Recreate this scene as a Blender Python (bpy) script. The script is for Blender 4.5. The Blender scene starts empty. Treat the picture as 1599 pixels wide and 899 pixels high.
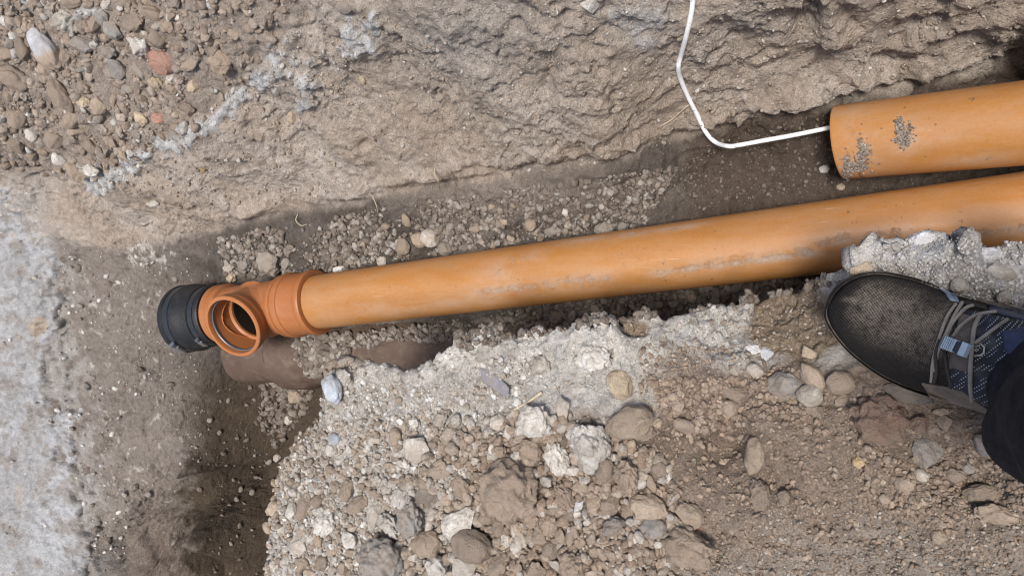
import bpy, math, random, re
import numpy as np
from mathutils import Vector, Matrix

# ------------------------------------------------------------------ camera, sky, sun, exposure
SC = bpy.context.scene
COL = SC.collection
TILT = math.radians(24.6)          # phone held out in front of the body, tilted towards the left of the frame
H = 1.21                           # metres above the axis of the orange pipe
FPX = 1155.0                       # focal length in pixels of the 1599 px wide photograph
SI, CO = math.sin(TILT), math.cos(TILT)
cam_d = bpy.data.cameras.new('camera')
cam_d.sensor_width = 36.0
cam_d.lens = FPX / 1599.0 * 36.0
cam_d.clip_start = 0.02
cam_d.clip_end = 200.0
cam = bpy.data.objects.new('camera', cam_d)
COL.objects.link(cam)
cam.matrix_world = Matrix(((CO, 0, SI, 0), (0, 1, 0, 0), (-SI, 0, CO, H), (0, 0, 0, 1)))
SC.camera = cam

SUN_DIR = Vector((0.19, -0.10, 1.0)).normalized()      # towards the light: high, from the upper right
elev = math.asin(SUN_DIR.z)
azim = math.atan2(SUN_DIR.x, SUN_DIR.y)
world = bpy.data.worlds.new('World')
SC.world = world
world.use_nodes = True
wn = world.node_tree
wn.nodes.clear()
sky = wn.nodes.new('ShaderNodeTexSky')
sky.sky_type = 'NISHITA'
sky.sun_disc = False
sky.sun_elevation = elev
sky.sun_rotation = azim
sky.dust_density = 4.0
sky.air_density = 1.0
sky.ozone_density = 0.6
bg = wn.nodes.new('ShaderNodeBackground')
bg.inputs['Strength'].default_value = 0.06
wo = wn.nodes.new('ShaderNodeOutputWorld')
wn.links.new(sky.outputs[0], bg.inputs[0])
wn.links.new(bg.outputs[0], wo.inputs[0])
sun_d = bpy.data.lights.new('sun', 'SUN')
sun_d.energy = 1.5
sun_d.angle = math.radians(13)
sun_d.color = (1.0, 0.955, 0.91)
sun = bpy.data.objects.new('sun', sun_d)
COL.objects.link(sun)
sun.rotation_euler = SUN_DIR.to_track_quat('Z', 'Y').to_euler()
SC.view_settings.view_transform = 'Standard'
SC.view_settings.look = 'None'
SC.view_settings.gamma = 1.0
SC.view_settings.exposure = 1.33
SC.cycles.use_denoising = True
SC.cycles.filter_width = 1.1
SC.cycles.max_bounces = 6
SC.cycles.diffuse_bounces = 4

# ------------------------------------------------------------------ pixel <-> place
def pix(u, v, z):
    """point of the photograph's ray through (u, v) at height z"""
    a = (u - 799.5) / FPX
    b = (449.5 - v) / FPX
    s = (H - z) / (CO + a * SI)
    return np.array([s * (-SI + a * CO), s * b, z])

def unpix(p):
    x, y, z = p[:, 0], p[:, 1], p[:, 2] - H
    d = -SI * x - CO * z
    d = np.maximum(d, 0.05)
    return 799.5 + FPX * (CO * x - SI * z) / d, 449.5 - FPX * y / d

# ------------------------------------------------------------------ noise
_r = np.random.RandomState(7)
PERM = np.concatenate([_r.permutation(256)] * 3).astype(np.int64)
GR = _r.normal(size=(256, 3)); GR /= np.linalg.norm(GR, axis=1)[:, None]
RV = _r.rand(256, 3)
def hsh(ix, iy, iz):
    return PERM[PERM[PERM[ix & 255] + (iy & 255)] + (iz & 255)]
def perlin(p):
    i = np.floor(p).astype(np.int64); f = p - i
    w = f * f * f * (f * (f * 6 - 15) + 10)
    out = np.zeros(len(p))
    for dx in (0, 1):
        wx = w[:, 0] if dx else 1 - w[:, 0]
        for dy in (0, 1):
            wy = w[:, 1] if dy else 1 - w[:, 1]
            for dz in (0, 1):
                wz = w[:, 2] if dz else 1 - w[:, 2]
                g = GR[hsh(i[:, 0] + dx, i[:, 1] + dy, i[:, 2] + dz)]
                out += wx * wy * wz * ((f[:, 0] - dx) * g[:, 0] + (f[:, 1] - dy) * g[:, 1] + (f[:, 2] - dz) * g[:, 2])
    return out * 1.5
def fbm(p, f0, octs, gain=0.5, off=0.0):
    q = p * f0 + off; a = 1.0; out = np.zeros(len(p))
    for _ in range(octs):
        out += a * perlin(q); q = q * 2.03 + 11.7; a *= gain
    return out
def worley(p, f, off=0.0):
    """distance to the nearest cell point (about 0..1) and that cell's random number"""
    q = p * f + off
    i = np.floor(q).astype(np.int64)
    best = np.full(len(p), 9.0); cid = np.zeros(len(p))
    for dx in (-1, 0, 1):
        for dy in (-1, 0, 1):
            for dz in (-1, 0, 1):
                c = i + np.array([dx, dy, dz])
                hh = hsh(c[:, 0], c[:, 1], c[:, 2])
                d = ((c + RV[hh] - q) ** 2).sum(1)
                m = d < best
                best[m] = d[m]; cid[m] = hh[m] / 255.0
    return np.sqrt(best), cid
def facet(p, f, off=0.0):
    """broken faces: every cell is a small tilted plane, with a step where cells meet"""
    q = p * f + off; q = q + .35 * np.stack([perlin(q * 1.7 + 5), perlin(q * 1.7 + 15), perlin(q * 1.7 + 25)], 1)
    i = np.floor(q).astype(np.int64); best = np.full(len(p), 9.0); val = np.zeros(len(p))
    for dx in (-1, 0, 1):
        for dy in (-1, 0, 1):
            for dz in (-1, 0, 1):
                c = i + np.array([dx, dy, dz]); hh = hsh(c[:, 0], c[:, 1], c[:, 2])
                r = q - (c + RV[hh]); d = (r ** 2).sum(1); m = d < best
                best[m] = d[m]; val[m] = ((r * GR[(hh * 7 + 3) & 255]).sum(1) + (RV[hh, 1] - .5) * .5)[m]
    return val
def granule(p, f, off=0.0, keep=0.6):
    """rounded crumbs standing proud of the surface, on a share of the cells; value 0..~0.6"""
    d, c = worley(p, f, off)
    r = 0.30 + 0.35 * ((c * 7.31) % 1.0)
    return np.where(c < keep, np.sqrt(np.maximum(0, r * r - d * d)), 0.0)
def smooth(e0, e1, x):
    t = np.clip((x - e0) / (e1 - e0), 0, 1)
    return t * t * (3 - 2 * t)
def seg_dist(u, v, pts):
    best = np.full(len(u), 1e9)
    for (x0, y0), (x1, y1) in zip(pts[:-1], pts[1:]):
        dx, dy = x1 - x0, y1 - y0
        t = np.clip(((u - x0) * dx + (v - y0) * dy) / (dx * dx + dy * dy), 0, 1)
        best = np.minimum(best, np.hypot(u - x0 - t * dx, v - y0 - t * dy))
    return best
def inside(u, v, poly):
    c = np.zeros(len(u), bool); n = len(poly)
    for k in range(n):
        x0, y0 = poly[k]; x1, y1 = poly[(k + 1) % n]
        if y0 == y1: continue
        m = ((y0 > v) != (y1 > v)) & (u < (x1 - x0) * (v - y0) / (y1 - y0) + x0)
        c ^= m
    return c
def sdist(u, v, poly):
    d = seg_dist(u, v, list(poly) + [poly[0]])
    return np.where(inside(u, v, poly), d, -d)
def blob(u, v, cx, cy, rx, ry, rot=0.0):
    c, s = math.cos(math.radians(rot)), math.sin(math.radians(rot))
    dx, dy = u - cx, v - cy
    a = (dx * c - dy * s) / rx; b = (dx * s + dy * c) / ry
    return np.exp(-(a * a + b * b))

# ------------------------------------------------------------------ objects
def mesh_np(name, verts, faces, mat=None, cols=None, parent=None, smooth_angle=None, loc=None, flat=False):
    """one mesh object from numpy arrays; faces an (n,3) or (n,4) array or a list of such"""
    me = bpy.data.meshes.new(name)
    fl = faces if isinstance(faces, list) else [faces]
    fl = [np.asarray(f, np.int32) for f in fl if len(f)]
    lv = np.concatenate([f.ravel() for f in fl])
    tot = np.concatenate([np.full(len(f), f.shape[1], np.int32) for f in fl])
    st = np.concatenate([[0], np.cumsum(tot)[:-1]]).astype(np.int32)
    me.vertices.add(len(verts)); me.loops.add(len(lv)); me.polygons.add(len(tot))
    me.vertices.foreach_set('co', np.asarray(verts, np.float32).ravel())
    me.loops.foreach_set('vertex_index', lv)
    me.polygons.foreach_set('loop_start', st)
    me.polygons.foreach_set('loop_total', tot)
    me.update(calc_edges=True); me.validate()
    if not flat: me.shade_smooth()
    if smooth_angle: me.set_sharp_from_angle(angle=math.radians(smooth_angle))
    if cols is not None:
        at = me.color_attributes.new('Col', 'FLOAT_COLOR', 'POINT')
        c4 = np.ones((len(verts), 4), np.float32); c4[:, :3] = cols
        at.data.foreach_set('color', c4.ravel())
    if mat: me.materials.append(mat)
    o = bpy.data.objects.new(name, me)
    COL.objects.link(o)
    if parent is not None: o.parent = parent
    if loc is not None: o.location = loc
    return o
def tag(o, label=None, cat=None, group=None, kind=None):
    if label: o['label'] = label
    if cat: o['category'] = cat
    if group: o['group'] = group
    if kind: o['kind'] = kind
    return o
def empty(name, loc, label, cat, group=None):
    o = bpy.data.objects.new(name, None)
    o.empty_display_size = 0.05
    COL.objects.link(o); o.location = loc
    return tag(o, label, cat, group)

# ------------------------------------------------------------------ materials
class NT:
    def __init__(self, name):
        self.m = bpy.data.materials.new(name); self.m.use_nodes = True
        self.t = self.m.node_tree; self.t.nodes.clear()
        self.out = self.n('ShaderNodeOutputMaterial'); self.b = self.n('ShaderNodeBsdfPrincipled')
        self.t.links.new(self.b.outputs[0], self.out.inputs[0])
        self.tc = self.n('ShaderNodeTexCoord')
    def n(self, t): return self.t.nodes.new(t)
    def link(self, a, b): self.t.links.new(a, b)
    def put(self, node, key, val):
        if hasattr(val, 'is_output') or isinstance(val, bpy.types.NodeSocket): self.link(val, node.inputs[key])
        else: node.inputs[key].default_value = val
    def noise(self, scale, detail=4.0, rough=0.55, vec=None, dist=0.0):
        x = self.n('ShaderNodeTexNoise'); self.link(vec or self.tc.outputs['Object'], x.inputs['Vector'])
        x.inputs['Scale'].default_value = scale; x.inputs['Detail'].default_value = detail
        x.inputs['Roughness'].default_value = rough; x.inputs['Distortion'].default_value = dist
        return x.outputs['Fac']
    def voro(self, scale, vec=None, feat='F1'):
        x = self.n('ShaderNodeTexVoronoi'); x.feature = feat
        self.link(vec or self.tc.outputs['Object'], x.inputs['Vector']); x.inputs['Scale'].default_value = scale
        return x
    def ramp(self, fac, stops):
        r = self.n('ShaderNodeValToRGB'); self.link(fac, r.inputs[0])
        e = r.color_ramp.elements
        while len(e) < len(stops): e.new(0.5)
        for k, (p, c) in enumerate(stops):
            e[k].position = p; e[k].color = (c, c, c, 1) if isinstance(c, (int, float)) else (*c, 1)
        return r.outputs[0]
    def mix(self, fac, a, b, mode='MIX'):
        x = self.n('ShaderNodeMix'); x.data_type = 'RGBA'; x.blend_type = mode
        for i, val in ((0, fac), (6, a), (7, b)):
            if isinstance(val, bpy.types.NodeSocket): self.link(val, x.inputs[i])
            elif i: x.inputs[i].default_value = (*val, 1) if len(val) == 3 else val
            else: x.inputs[0].default_value = val
        return x.outputs[2]
    def math(self, op, a, b=0.0, c=None):
        x = self.n('ShaderNodeMath'); x.operation = op
        for i, val in enumerate((a, b) if c is None else (a, b, c)):
            if isinstance(val, bpy.types.NodeSocket): self.link(val, x.inputs[i])
            else: x.inputs[i].default_value = val
        return x.outputs[0]
    def mapping(self, scale=(1, 1, 1), rot=(0, 0, 0), src='Object'):
        x = self.n('ShaderNodeMapping'); self.link(self.tc.outputs[src], x.inputs[0])
        x.inputs['Scale'].default_value = scale; x.inputs['Rotation'].default_value = rot
        return x.outputs[0]
    def attr(self, name='Col'):
        x = self.n('ShaderNodeAttribute'); x.attribute_name = name
        return x
    def bump(self, h, dist, strength=1.0, nrm=None):
        x = self.n('ShaderNodeBump'); self.link(h, x.inputs['Height'])
        x.inputs['Distance'].default_value = dist; x.inputs['Strength'].default_value = strength
        if nrm is not None: self.link(nrm, x.inputs['Normal'])
        return x.outputs[0]
    def done(self, col=None, rough=None, nrm=None, **kw):
        if col is not None: self.put(self.b, 'Base Color', col if isinstance(col, bpy.types.NodeSocket) else (*col, 1))
        if rough is not None: self.put(self.b, 'Roughness', rough)
        if nrm is not None: self.link(nrm, self.b.inputs['Normal'])
        for k, v in kw.items(): self.put(self.b, k.replace('_', ' '), v)
        return self.m

def soil_mat(name, fine=1.0):
    t = NT(name)
    c = t.attr().outputs['Color']
    k = t.ramp(t.noise(70, 6, 0.7), [(0.25, 0.72), (0.75, 1.24)])
    c = t.mix(1.0, c, k, 'MULTIPLY')
    sp = t.ramp(t.noise(420, 3, 0.6), [(0.30, 0.60), (0.5, 1.0), (0.72, 1.40)])
    c = t.mix(0.8, c, sp, 'MULTIPLY')
    ch = t.voro(190).outputs                               # pale specks of chalk and grit
    dot = t.ramp(ch['Distance'], [(0.10, 1.0), (0.20, 0.0)])
    pick = t.ramp(t.math('FRACT', t.math('MULTIPLY', ch['Color'], 3.7)), [(0.86, 0.0), (0.9, 1.0)])
    c = t.mix(t.math('MULTIPLY', t.math('MULTIPLY', dot, pick), 0.65), c, (0.52, 0.49, 0.44))
    h = t.math('ADD', t.math('MULTIPLY', t.noise(150, 6, 0.68), 1.0), t.math('MULTIPLY', t.noise(520, 4, 0.6), 0.40))
    return t.done(c, 0.95, t.bump(h, 0.0085 * fine, 1.0), Specular_IOR_Level=0.15)
M_SOIL = soil_mat('dry_soil')
M_FLOOR = soil_mat('trench_soil', 0.7)
M_LIME = soil_mat('lime_mortar', 0.7)
M_SLAB = soil_mat('crumbled_concrete', 0.9)

def grit_mat():
    t = NT('grit')
    c = t.attr().outputs['Color']
    c = t.mix(1.0, c, t.ramp(t.noise(160, 5, 0.65), [(0.28, 0.70), (0.74, 1.28)]), 'MULTIPLY')
    h = t.noise(330, 5, 0.65)
    return t.done(c, 0.92, t.bump(h, 0.0035), Specular_IOR_Level=0.2)
M_GRIT = grit_mat()

def stone_mat(name, base, dark, dust=0.45, gloss=0.85, dustcol=(0.27, 0.215, 0.165), bump=0.0035, speck=None, lower=None):
    t = NT(name)
    oi = t.n('ShaderNodeObjectInfo')
    add = t.n('ShaderNodeVectorMath'); add.operation = 'ADD'
    sc = t.n('ShaderNodeVectorMath'); sc.operation = 'SCALE'
    t.link(t.tc.outputs['Object'], add.inputs[0])
    cmb = t.n('ShaderNodeCombineXYZ')
    for k in range(3): t.link(t.math('MULTIPLY', oi.outputs['Random'], 7.0 + 5 * k), cmb.inputs[k])
    t.link(cmb.outputs[0], add.inputs[1])
    V = add.outputs[0]
    m = t.ramp(t.noise(60, 5, 0.65, V, 0.8), [(0.36, 0.0), (0.64, 1.0)])
    c = t.mix(m, dark, base)
    c = t.mix(1.0, c, t.ramp(t.noise(380, 4, 0.65, V), [(0.3, 0.80), (0.7, 1.18)]), 'MULTIPLY')
    if speck: c = t.mix(t.ramp(t.noise(110, 3, 0.7, V), [(0.60, 0.0), (0.68, 1.0)]), c, speck)
    if lower:                                              # the far half of the stone has its own colour
        sp_ = t.n('ShaderNodeSeparateXYZ'); t.link(t.tc.outputs['Object'], sp_.inputs[0])
        c = t.mix(t.ramp(t.math('MULTIPLY_ADD', t.noise(60, 3, .6, V), .02, sp_.outputs[0]), [(.008, 0.0), (.018, .85)]), c, lower)
    d = t.ramp(t.noise(34, 6, 0.7, V), [(0.5 - 0.22 * dust, 1.0), (0.62 - 0.2 * dust + 0.06, 0.0)])
    c = t.mix(t.math('MULTIPLY', d, min(0.95, dust + 0.3)), c, dustcol)
    v = t.math('MULTIPLY_ADD', oi.outputs['Random'], 0.30, 0.85)
    vv = t.n('ShaderNodeCombineColor')
    for k in range(3): t.link(v, vv.inputs[k])
    c = t.mix(1.0, c, vv.outputs[0], 'MULTIPLY')
    h = t.math('ADD', t.noise(130, 6, 0.65, V), t.math('MULTIPLY', t.noise(520, 4, 0.6, V), 0.3))
    return t.done(c, gloss, t.bump(h, bump), Specular_IOR_Level=0.25)
BR = (0.285, 0.235, 0.19)
ST = {
 'brown': stone_mat('brown_stone', BR, (0.215, 0.172, 0.135), 0.3),
 'clod':  stone_mat('soil_clod', (0.385, 0.31, 0.24), (0.30, 0.235, 0.18), 0.15, 0.97, bump=0.0045),
 'red':   stone_mat('red_soil_clod', (0.32, 0.215, 0.165), (0.25, 0.165, 0.125), 0.3, 0.97, bump=0.007),
 'tan':   stone_mat('tan_stone', (0.37, 0.30, 0.225), (0.29, 0.235, 0.18), 0.25),
 'grey':  stone_mat('grey_stone', (0.29, 0.275, 0.25), (0.22, 0.205, 0.19), 0.3),
 'pale':  stone_mat('pale_stone', (0.54, 0.505, 0.445), (0.38, 0.35, 0.305), 0.25),
 'white': stone_mat('white_flint', (0.74, 0.72, 0.67), (0.47, 0.45, 0.41), 0.16, 0.7, speck=(0.25, 0.22, 0.18)),
 'cream': stone_mat('cream_stone', (0.56, 0.47, 0.34), (0.45, 0.36, 0.25), 0.15),
 'flint': stone_mat('dark_flint', (0.13, 0.118, 0.105), (0.085, 0.08, 0.075), 0.15, 0.5, bump=0.0015),
 'blue':  stone_mat('blue_grey_pebble', (0.36, 0.41, 0.46), (0.28, 0.33, 0.38), 0.05, 0.6, bump=0.001),
 'bluew': stone_mat('blue_white_flint', (0.55, 0.60, 0.65), (0.33, 0.38, 0.44), 0.12, 0.55, bump=0.002),
 'brick': stone_mat('old_brick', (0.46, 0.235, 0.175), (0.36, 0.18, 0.14), 0.18, 0.9, speck=(0.25, 0.12, 0.1)),
 'slate': stone_mat('slate', (0.27, 0.275, 0.32), (0.20, 0.21, 0.25), 0.25, 0.7, bump=0.0015),
 'ochre': stone_mat('ochre_stone', (0.47, 0.34, 0.17), (0.36, 0.25, 0.13), 0.2),
 'twotone': stone_mat('two_tone_flint', (0.52, 0.54, 0.57), (0.38, 0.40, 0.44), 0.12, 0.6, bump=0.002, lower=(.42, .32, .22)),
 'ochrew': stone_mat('ochre_stained_flint', (0.74, 0.72, 0.66), (0.50, 0.47, 0.42), 0.12, 0.75, speck=(0.46, 0.33, 0.16)),
 'chalk': stone_mat('chalk_flake', (0.78, 0.79, 0.80), (0.62, 0.63, 0.65), 0.05, 0.8),
}

# ------------------------------------------------------------------ ground: trench floor, earth bank, lime footing in one continuous skin
CP = [  # (u, v, z) seen in the photograph, then hidden ones
 # toe of the bank
 (-80,420,.0),(185,388,-.02),(250,381,-.03),(330,362,-.02),(450,338,0),(560,322,.01),(700,288,.03),(820,276,.05),(940,264,.05),(1050,218,0),(1150,196,-.03),
 (1300,165,-.04),(1450,132,-.06),(1599,108,-.07),(1750,85,-.07),
 # bank face and shoulder
 (300,330,.03),(430,290,.07),(330,260,.13),(450,180,.17),(420,110,.26),(450,40,.31),(560,250,.10),(560,160,.18),(560,30,.31),(700,230,.10),(700,140,.2),(700,0,.36),
 (820,215,.13),(820,120,.22),(820,0,.36),(940,200,.14),(940,120,.21),(940,0,.30),(1050,180,.05),(1100,110,.15),(1100,0,.25),(1250,140,.03),(1250,90,.09),(1250,0,.22),
 (1400,110,.0),(1400,60,.07),(1400,0,.18),(1599,75,-.02),(1599,40,.05),(1599,0,.12),(1750,40,.05),(1750,0,.2),
 (200,-90,.36),(450,-90,.40),(700,-90,.42),(940,-90,.38),(1250,-90,.32),(1599,-70,.22),(1599,-150,.32),(1800,-120,.30),(-100,-90,.38),
 # stony ledge in the top left corner
 (160,285,.12),(230,240,.17),(300,212,.21),(200,150,.24),(50,80,.28),(0,0,.32),(300,50,.31),(300,130,.25),(0,200,.22),(100,240,.15),(70,280,.085),(110,335,.03),(180,345,.02),(-150,150,.36),
 # lime footing on the left, rising towards the edge of the frame
 (0,310,.085),(0,450,.06),(0,600,.05),(0,750,.05),(0,899,.05),(60,360,.035),(60,500,.015),(60,650,.010),(85,780,.0),(95,899,.0),(-180,300,.16),(-180,600,.13),(-180,900,.13),(-180,1050,.13),
 (105,420,-.02),(105,520,-.035),(110,620,-.04),(140,750,-.045),(155,899,-.05),
 # floor
 (200,450,-.05),(200,600,-.06),(200,800,-.07),(250,680,-.075),(285,850,-.085),(305,740,-.10),(306,850,-.09),(326,800,-.22),(350,800,-.34),(385,860,-.40),(400,720,-.30),(318,600,-.10),(350,640,-.17),(385,610,-.18),(430,640,-.25),(470,660,-.25),
 (335,950,-.38),(270,980,-.09),(150,1050,-.06),(370,1050,-.40),
 (350,420,-.04),(420,400,-.03),(500,400,-.02),(560,380,-.01),(620,345,.01),(700,380,0),(700,330,.015),(820,320,.025),(900,352,0),(950,300,.015),(1000,332,-.03),(1100,290,-.055),
 (1150,250,-.06),(1150,310,-.06),(1270,280,-.07),(1290,215,-.06),(1250,300,-.07),(1450,280,-.10),(1599,268,-.10),(1450,180,-.09),(1599,170,-.10),(1750,220,-.1),
 (560,470,-.07),(700,445,-.06),(900,420,-.07),(1100,394,-.08),(1300,369,-.09),(1599,338,-.1),(420,480,-.10),(290,495,-.085),(355,545,-.10),
 (480,540,-.125),(540,540,-.135),(640,530,-.14),(720,510,-.115),(800,495,-.085),(900,485,-.085),(1000,475,-.10),(1100,462,-.10),(1200,448,-.075),(1280,438,-.08),
 (470,617,-.21),(400,617,-.20),(440,625,-.22),(372,575,-.15),(560,600,-.2),
 # under the slab
 (560,680,-.2),(700,650,-.2),(900,650,-.18),(1300,600,-.15),(900,900,-.2),(600,900,-.25),(1599,480,-.13),(1599,900,-.2),(1300,1050,-.2),(700,1050,-.2),(480,900,-.4),(480,760,-.36),(1800,600,-.15)]
cp = np.array([pix(*c) for c in CP])
def rbf_fit(pts):
    d = np.hypot(pts[:, None, 0] - pts[None, :, 0], pts[:, None, 1] - pts[None, :, 1])
    n = len(pts); A = np.ones((n + 1, n + 1)); A[:n, :n] = -d - np.eye(n) * 0.004; A[n, n] = 0
    return np.linalg.solve(A, np.concatenate([pts[:, 2], [0]]))
def rbf_eval(pts, w, x, y):
    out = np.empty(len(x))
    for k in range(0, len(x), 60000):
        d = np.hypot(x[k:k + 60000, None] - pts[None, :, 0], y[k:k + 60000, None] - pts[None, :, 1])
        out[k:k + 60000] = -d @ w[:-1] + w[-1]
    return out
cw = rbf_fit(cp)
X0, X1, Y0, Y1 = -2.42, 0.56, -1.02, 0.84
# columns finer towards the camera; rows follow the arc length of the ground's section, so steep faces are as fine as flat ones
xs = [X0]
while xs[-1] < X1: xs.append(xs[-1] + 0.00235 * (1.05 + (X1 - 0.3 - xs[-1]) * 0.36) * (.42 if -1.68 < xs[-1] < -1.38 else 1.0))
xs = np.array(xs); NX = len(xs)
cxs = np.linspace(X0, X1, 150); cys = np.linspace(Y0, Y1, 620)
gz = rbf_eval(cp, cw, np.repeat(cxs, len(cys)), np.tile(cys, len(cxs))).reshape(len(cxs), len(cys))
sl = np.abs(np.gradient(gz, cys, axis=1))
wgt = np.sqrt(1 + np.minimum(sl, 6) ** 2)
for _ in range(3):
    wgt = (np.roll(wgt, 1, 0) + np.roll(wgt, -1, 0) + 2 * wgt) / 4
    wgt = (np.roll(wgt, 1, 1) + np.roll(wgt, -1, 1) + 2 * wgt) / 4
NY = 640
cum = np.cumsum(wgt, 1); cum = (cum - cum[:, :1]) / (cum[:, -1:] - cum[:, :1])
yr = np.array([np.interp(np.linspace(0, 1, NY), cum[k], cys) for k in range(len(cxs))])
yy = np.array([np.interp(xs, cxs, yr[:, j]) for j in range(NY)]).T        # NX x NY
xx = np.repeat(xs[:, None], NY, 1)
zz = rbf_eval(cp, cw, xx.ravel(), yy.ravel()).reshape(NX, NY)
zz = np.clip(zz, -.45, .45)
P0 = np.stack([xx, yy, zz], 2)
tx = np.gradient(P0, axis=0); ty = np.gradient(P0, axis=1)
nr = np.cross(tx, ty); nr /= np.linalg.norm(nr, axis=2)[:, :, None] + 1e-9
P = P0.reshape(-1, 3); N = nr.reshape(-1, 3)
# soften the direction of displacement
U, V = unpix(P)
steep = smooth(0.25, 0.75, 1 - N[:, 2])
TOE = [(-300,420),(100,372),(185,385),(250,381),(330,362),(450,338),(560,322),(700,288),(820,276),(940,264),(1050,218),(1150,196),(1300,165),(1450,132),(1599,108),(2200,20)]
LIMEB = [(-400,285),(0,290),(48,318),(62,362),(76,420),(84,500),(92,560),(96,620),(112,690),(128,745),(140,800),(142,860),(150,1000),(160,1300),(-400,1300)]
toe_v = np.interp(U, [p[0] for p in TOE], [p[1] for p in TOE])
wob = fbm(P, 9, 3)
bankm = smooth(-8, 10, toe_v - V + wob * 10)               # 1 on the bank
limd = sdist(U, V, LIMEB) + fbm(P, 9, 5, .62, 150) * 42 - 4
limem = smooth(-9, 9, limd + 10 * fbm(P, 60, 3))
bankm = bankm * (1 - limem)
ledge_poly = [(-300,-300),(-300,285),(60,275),(150,280),(300,205),(410,105),(470,20),(500,-300)]
ledgem = smooth(-15, 15, sdist(U, V, ledge_poly) + wob * 12)
floorm = (1 - bankm) * (1 - limem)
# relief
q = P.copy()
qd = np.stack([P[:, 0] * 0.75 + P[:, 1] * 0.25 - P[:, 2] * 0.1, P[:, 1] * 0.5, P[:, 2] * 0.75 + P[:, 0] * .45], 1)   # spade strokes run obliquely across the bank
r1 = 1 - np.abs(fbm(qd, 11, 3, .5, 3.1)) * 2.2
r2 = 1 - np.abs(fbm(qd, 27, 3, .55, 9.4)) * 2.2
lump = fbm(P, 7, 4, .5, 1.3)
mid = fbm(P, 28, 4, .55, 5.0)
fine = fbm(P, 110, 4, .6, 8.0)
cl1 = granule(P, 38, 2.2, .45)
cl2 = granule(P, 85, 4.9, .55)
cl3 = granule(P, 170, 7.7, .6)
crack = np.abs(fbm(P, 16, 4, .55, 21.0))
# terraces: little shelves left by the spade, with undercut shadows
tq = P[:, 2] * 26 + fbm(P, 8, 3, .5, 31) * 2.6 + P[:, 0] * 5.0
terr = (tq - np.floor(tq)); terr = terr * terr
rightb = smooth(950, 1300, U)
rgh = .30 + .70 * smooth(-.25, .35, fbm(P, 5.5, 3, .5, 77))
dbank = lump * .018 + .6 * (1 - np.abs(fbm(P, 10, 3, .5, 123)) * 2 - .5) * .009 + facet(qd, 10, 4.4) * .0085 + facet(P, 26, 9.1) * .0055 * rgh + cl1 * .010 * smooth(.05, .35, fbm(P, 6, 3, .5, 211)) + rgh * ((r1 - .5) * .0045 + (r2 - .5) * .0022 + mid * .0045 + cl2 * .0036 * smooth(-.1, .4, mid) + (terr - .4) * .0035 * (1 - .6 * rightb)) + fine * .0026 + cl3 * .0016 \
    - smooth(.03, .0, crack) * .007 * rgh + rightb * fbm(P, 8, 2, .5, 44) * .016
dbank = dbank * (1 - ledgem) + ledgem * (lump * .016 + mid * .010 + fine * .003 + cl1 * .010 + cl2 * .006 + cl3 * .002)
crumb = smooth(330, 480, U) * smooth(1120, 900, U)
dfloor = lump * .010 + mid * .006 + fine * .0028 + cl3 * .0022 * (1 + crumb) + cl2 * .006 * crumb + cl1 * .010 * crumb * smooth(-.1, .3, fbm(P, 12, 2, .5, 17)) - smooth(.035, 0, crack) * .006 * (1 - crumb)
smoothz = 1.3 * blob(U, V, 350, 800, 80, 130) + blob(U, V, 370, 640, 70, 90) + blob(U, V, 270, 850, 60, 80) + blob(U, V, 320, 400, 50, 25)
dfloor += smooth(330, 280, U) * (np.maximum(0, fbm(P, 20, 4, .55, 141)) * .014 + cl2 * .004 * smooth(0, .4, mid))
dfloor *= 1 - .55 * np.clip(smoothz, 0, 1)
lr = fbm(P, 26, 5, .62, 12.0)
dlime = lump * .010 + lr * .0048 + fine * .0030 + np.maximum(0, fbm(P, 60, 3, .5, 40)) * .008
# clods and pale veins that stand out of the bank
VEIN = [(150,292),(185,272),(212,250),(240,232),(285,226),(300,205),(335,190),(362,165),(378,140)]
vd = seg_dist(U, V, VEIN); vn = fbm(P, 45, 3, .6, 51)
vein = smooth(15, 5, vd - vn * 16)
for (cx, cy, rx, ry, ro) in ((405,125,26,16,30),(432,100,22,18,40),(470,165,14,10,60),(560,52,26,22,20),(585,40,10,20,0),(480,130,14,20,-30),(215,245,34,10,22),(140,20,14,8,0),(48,6,28,14,0),(135,268,14,9,0),(1000,30,40,22,10),(1010,70,16,14,0)):
    k = .5 if cx > 900 else 1.0
    vein = np.maximum(vein, k * smooth(.35, .75, blob(U, V, cx, cy, rx * 1.3, ry * 1.3, ro) + vn * .55))
vein *= bankm
dlime = dlime + .010 * smooth(-2, 6, limd) * smooth(60, 6, limd) * (1 + fbm(P, 30, 3))
D = bankm * dbank + floorm * dfloor + limem * dlime + vein * (.006 + .004 * vn)
# deep gouges and hollows seen in the bank
for (cx, cy, rx, ry, ro, a) in ((855,130,16,30,-20,.016),(985,180,26,16,-25,.014),(1000,205,26,9,0,.014),(1060,150,14,24,-30,.010),(1262,45,18,34,-25,.020),(1330,40,20,22,20,.016),
        (1130,45,14,18,-30,.010),(1395,105,34,16,0,.030),(1500,70,40,10,10,.022),(1440,52,40,10,15,.016),(482,30,10,26,20,.018),(535,65,10,14,0,.012),(470,60,10,18,25,.012),(810,50,10,10,0,.012),
        (680,260,14,10,0,.018),(750,262,50,7,0,.014),(860,272,50,6,0,.014),(450,205,8,34,25,.006),(570,225,14,6,0,.010),(950,262,20,8,20,.016),(1560,104,50,8,6,.012),(1300,150,50,8,10,.015),(1200,165,40,7,10,.012)):
    D -= 1.35 * a * blob(U + 9 * mid, V + 9 * wob, cx, cy, rx, ry, ro) * (0.8 + .6 * mid) * (bankm > .05)
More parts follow.
